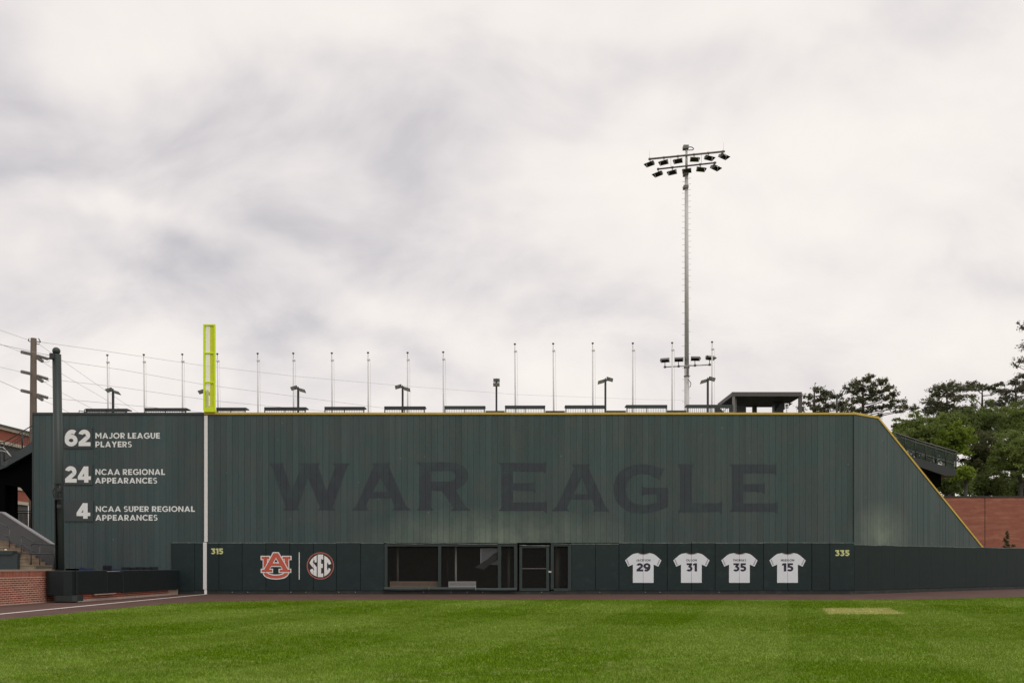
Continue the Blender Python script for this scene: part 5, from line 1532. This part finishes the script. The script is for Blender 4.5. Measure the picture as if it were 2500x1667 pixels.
# ------------------------------------------------------------------ far brick wall on the right
fw = thing('far_brick_wall', tuple(P(2420, 1378, 72)), 'plain red brick wall below the trees at the right edge', 'wall')
YW = 72.0
ztop = P(0, 1214, YW).z
bx = [P(2150, 0, YW).x, P(2404.5, 0, YW).x, P(2630, 0, YW).x, P(2850, 0, YW).x]
M['brickfar2'] = mat('old red brick', (0.30, 0.105, 0.07), .9, .16, 2.2, (1, 1, 3), bump=.2, bscale=20, col2=(0.38, 0.155, 0.10), c2scale=1.6, c2stretch=(.4, 1, 2))
for a, c in zip(bx[:-1], bx[1:]):
    MB().box(a + .03, YW, 0, c - .03, YW + .4, ztop).build('brick_panel', M['brickfar2'], fw)
MB().box(bx[0], YW + .05, 0, bx[-1], YW + .35, ztop - .02).build('joint_core', M['pergola'], fw)
MB().box(bx[0], YW - .05, ztop + .002, bx[-1], YW + .45, ztop + .12).build('coping', M['bark2'], fw)
c = MB()
for k in range(0, 1):
    pass
rows_ = MB(); z = .3
while z < ztop - .1:
    for a_, c_ in zip(bx[:-1], bx[1:]):
        rows_.box(a_ + .04, YW - .006, z, c_ - .04, YW - .001, z + .055)
    z += .203
rows_.build('raised_courses', M['brickfar2'], fw, kind='stuff')

# ------------------------------------------------------------------ trees
def leaf_tris(clumps, size, rng, flat=0.0, elong=1.0):
    """clumps: (x,y,z,rx,ry,rz,n)"""
    out = []
    for (x, y, z, rx, ry, rz, n) in clumps:
        n = int(n)
        d = rng.normal(size=(n, 3)); d /= np.linalg.norm(d, axis=1)[:, None]
        rr = np.minimum(np.abs(rng.normal(0, .52, n)) + .1, 1.7)
        c = np.array([x, y, z]) + d * rr[:, None] * np.array([rx, ry, rz])
        a = rng.normal(size=(n, 3)); a[:, 2] *= (1 - flat); a /= np.linalg.norm(a, axis=1)[:, None]
        b2 = rng.normal(size=(n, 3)); b2[:, 2] *= (1 - flat); b2 -= (b2 * a).sum(1)[:, None] * a; b2 /= np.linalg.norm(b2, axis=1)[:, None]
        s = size * rng.uniform(.6, 1.4, n)[:, None]
        v = np.empty((n, 3, 3)); v[:, 0] = c - a * s * elong * .5 - b2 * s * .35; v[:, 1] = c - a * s * elong * .3 + b2 * s * .4; v[:, 2] = c + a * s * elong * .6
        out.append(v)
    return np.concatenate(out)


def crown(name, clumps, size, m, parent, rng, flat=0.0, elong=1.0):
    v = leaf_tris(clumps, size, rng, flat, elong)
    v -= np.array(ORG[parent.name])
    return link_mesh(name, tri_mesh(name, v), m, parent)


def broad_tree(label, cpx, cpy, rpx, rpy, Y, m, seed, nclump=60, n=150, size=.19, name='broadleaf_tree', bark='bark2', group='leafy trees behind the far brick wall'):
    rg = np.random.default_rng(seed)
    c = P(cpx, cpy, Y); rx = rpx * Y / F; rz = rpy * Y / F; ry = rx
    t = thing(name, (c.x, Y, 0), label, 'tree', group)
    cl = []
    lim = MB()
    r0 = .11 + rx * .03
    base = Vector((c.x, Y, 0)); fork = Vector((c.x + rg.normal() * .2, Y, max(1.5, c.z - rz * .75)))
    lim.tube(base, fork, r0 * 1.5, r0, 8); lim.tube(fork, c + Vector((0, 0, rz * .5)), r0, r0 * .3, 7)
    nclump = int(nclump * 2.1); n = int(n * .62)
    for i in range(nclump):
        d = rg.normal(size=3); d /= np.linalg.norm(d)
        if d[2] < -.6: d[2] *= -.5
        rr = rg.uniform(.3, 1.0)
        q = Vector((c.x + d[0] * rx * rr, Y + d[1] * ry * rr, c.z + d[2] * rz * rr))
        s = rg.uniform(.12, .30)
        cl.append((q.x, q.y, q.z, rx * s * 1.2, rx * s * 1.2, rx * s * .75, n))
        if i % 6 == 0:
            f = rg.uniform(0, .8); st_ = fork.lerp(c + Vector((0, 0, rz * .4)), f)
            mid = st_.lerp(q, .5) + Vector((0, 0, .15 * rz)) * rg.uniform(0, 1)
            lim.path([st_, mid, q], .09, 5, .025)
    lim.build('trunk', M[bark], t)
    crown('crown', cl, size, M[m], t, rg)
    return t


def pine(label, trunk_px, top_py, Y, clumps, seed, m='pine', density=1.0, size=.2, group='tall pines behind the wall'):
    """clumps: (px,py,rx,ry) needle masses in photo pixels, put at varied depth"""
    rg = np.random.default_rng(seed)
    base = Vector((P(trunk_px, 0, Y).x, Y, 0))
    t = thing('pine_tree', tuple(base), label, 'tree', group)
    top = P(trunk_px, top_py, Y)
    tr_ = MB(); k = Y / F
    low = max(c[1] for c in clumps)
    zlow = P(0, low, Y).z
    b1 = Vector((top.x, Y, zlow)); tr_.tube(base, b1, .30, .2, 10); tr_.tube(b1, top, .2, .05, 8)
    cl = []
    for (px, py, rx, ry) in clumps:
        dy = rg.normal() * 1.3
        c = P(px, py, Y + dy)
        zz = min(top.z - .3, max(zlow - 1.0, c.z - abs(c.x - top.x) * rg.uniform(.15, .5)))
        st_ = Vector((top.x, Y, zz)); mid = st_.lerp(c, .55) + Vector((0, 0, -.12 * (c - st_).length * rg.uniform(-.3, 1)))
        tr_.path([st_, mid, c], .075, 5, .025)
        nsub = max(6, int(rx * ry * k * k * 40))
        for i in range(nsub):
            d = rg.normal(size=3); d /= np.linalg.norm(d); u = rg.uniform(.2, 1.15)
            q = Vector((c.x + d[0] * rx * k * u, c.y + d[1] * rx * k * u, c.z + d[2] * ry * k * u))
            s = rg.uniform(.22, .48)
            cl.append((q.x, q.y, q.z, s * 1.2, s * 1.2, s * .8, 26 * density))
            if i % 4 == 0: tr_.tube(c, q, .022, .012, 4, False)
    tr_.build('trunk', M['bark'], t)
    crown('crown', cl, size * .8, M[m], t, rg, 0.0, 1.7)
    return t


pine('broad dark pine with a long low right branch beyond the end of the yellow rail', 2107, 920, 105,
     [(2120, 925, 28, 9), (2092, 936, 28, 9), (2150, 933, 26, 9), (2078, 955, 20, 10), (2110, 950, 30, 10), (2140, 955, 26, 9), (2170, 948, 22, 8), (2185, 962, 20, 7), (2160, 972, 24, 7),
      (2120, 974, 26, 9), (2090, 978, 24, 10), (2195, 980, 20, 6), (2178, 990, 26, 7), (2212, 993, 22, 6), (2228, 998, 14, 5), (2145, 996, 26, 7), (2075, 998, 24, 10), (2105, 1003, 24, 8), (2190, 1004, 16, 4), (2150, 1015, 8, 4)], 11)
pine('smaller dark pine behind the curling lamp post', 1988, 948, 100,
     [(1995, 952, 16, 7), (2015, 958, 20, 8), (1975, 970, 16, 8), (2035, 968, 20, 9), (2005, 975, 22, 8), (1968, 985, 13, 6), (1990, 996, 18, 8), (2025, 990, 24, 10), (2050, 985, 16, 12), (2055, 1000, 16, 8), (1955, 998, 10, 5), (2005, 1003, 22, 6)], 12)
pine('round topped dark pine rising left of the leafy trees', 2312, 940, 118,
     [(2325, 940, 28, 8), (2300, 948, 28, 9), (2285, 962, 22, 9), (2345, 950, 26, 9), (2365, 945, 18, 8), (2270, 978, 18, 9), (2310, 966, 26, 9), (2340, 972, 24, 9), (2290, 985, 26, 9), (2325, 992, 26, 9), (2265, 1000, 14, 10), (2300, 1008, 26, 9), (2350, 1000, 24, 10), (2280, 1025, 22, 8), (2312, 1022, 28, 10), (2335, 1012, 26, 9), (2296, 996, 26, 9), (2275, 1008, 20, 9)], 13)
pine('flat topped pine with bare forked limbs in the middle of the right group', 2398, 942, 120,
     [(2372, 938, 14, 6), (2395, 942, 22, 6), (2420, 946, 22, 7), (2440, 940, 12, 7), (2385, 950, 18, 5), (2440, 955, 18, 8), (2375, 968, 14, 6), (2425, 985, 24, 9), (2375, 995, 22, 8), (2450, 975, 16, 8), (2400, 1010, 26, 9), (2365, 1012, 24, 9), (2425, 1005, 24, 9)], 14)
pine('large brownish pine at the right edge behind the leafy trees', 2480, 918, 116,
     [(2500, 918, 22, 8), (2475, 934, 20, 8), (2510, 935, 26, 9), (2490, 950, 26, 9), (2460, 958, 18, 8), (2520, 960, 26, 9), (2475, 975, 24, 10), (2500, 985, 28, 10), (2450, 990, 20, 9), (2480, 1005, 26, 9), (2535, 1000, 26, 10)], 15, 'pine2')
pine('tallest pine, only its leftmost twigs showing at the right edge of the picture', 2590, 760, 96,
     [(2492, 795, 13, 9), (2510, 800, 16, 12), (2497, 846, 8, 11), (2515, 852, 16, 10), (2488, 880, 16, 7), (2510, 878, 18, 8), (2480, 892, 12, 6), (2540, 800, 26, 14), (2560, 770, 26, 14), (2600, 780, 34, 16), (2560, 850, 30, 14), (2620, 850, 30, 14), (2550, 900, 30, 12), (2610, 910, 30, 14)], 16, 'pine2', .5, .17)

broad_tree('mid green tree left of the yellow green one, above the ramp', 2238, 1075, 62, 68, 92, 'leafmid', 21, 70, 170)
broad_tree('bright yellow green tree over the end of the ramp', 2332, 1082, 46, 62, 90, 'leafbright', 22, 60, 150)
broad_tree('tall dull green tree behind the bright one', 2395, 1050, 70, 80, 103, 'leafdark', 23, 70, 160)
broad_tree('deep olive tree in the gap between the leafy trees', 2405, 1130, 58, 90, 96, 'leafolive', 24, 80, 190)
broad_tree('large fresh green tree at the right edge over the brick wall', 2490, 1120, 72, 82, 88, 'leafmid', 25, 90, 180)
broad_tree('tall fresh green tree at the upper right of the leafy group', 2478, 1050, 66, 74, 104, 'leafmid', 26, 70, 160)
broad_tree('small bright green bush tree beside the ramp end', 2352, 1160, 34, 28, 84, 'leafbright', 27, 34, 120)
broad_tree('dark low tree behind the slope of the yellow rail', 2315, 1180, 52, 44, 88, 'leafdark', 28, 60, 170)
broad_tree('dark low tree over the middle of the brick wall', 2400, 1195, 60, 40, 92, 'leafdark', 29, 60, 170)
broad_tree('wide green tree behind the ramp netting', 2280, 1095, 66, 76, 98, 'leafdark', 30, 60, 170)
broad_tree('dark low tree in the right corner above the brick wall', 2500, 1195, 60, 44, 94, 'leafdark', 31, 60, 170)
broad_tree('round green tree just left of the bright yellow green one', 2318, 1045, 42, 42, 96, 'leafmid', 33, 50, 140)
broad_tree('small dark tree peeping over the top of the yellow slope', 2200, 1050, 30, 34, 100, 'leafdark', 32, 30, 120)
rg = np.random.default_rng(40)
t = thing('small_conifer', tuple(Vector((P(2457, 0, 64).x, 64, 0))), 'small olive conifer in front of the far brick wall', 'tree')
base = Vector((P(2457, 0, 64).x, 64, 0)); top = P(2457, 1298, 64)
tt_ = MB(); tt_.tube(base, top, .06, .01, 6)
cl = []
for i in range(70):
    f = (i / 70) ** .8
    z = top.z - f * (top.z - .3); r = .12 + .62 * f * min(1, (top.z - z) / 1.3 + .2)
    a = rg.uniform(0, 6.28); x = base.x + math.cos(a) * r * .7; y = 64 + math.sin(a) * r * .7
    cl.append((x, y, z, .13, .13, .11, 40)); tt_.tube((base.x, 64, z - .1), (x, y, z), .012, .006, 4)
cl += [(P(2474, 1331, 64).x, 64, P(0, 1331, 64).z, .2, .2, .15, 90)]
tt_.build('trunk', M['bark'], t); crown('crown', cl, .09, M['shrub'], t, rg)
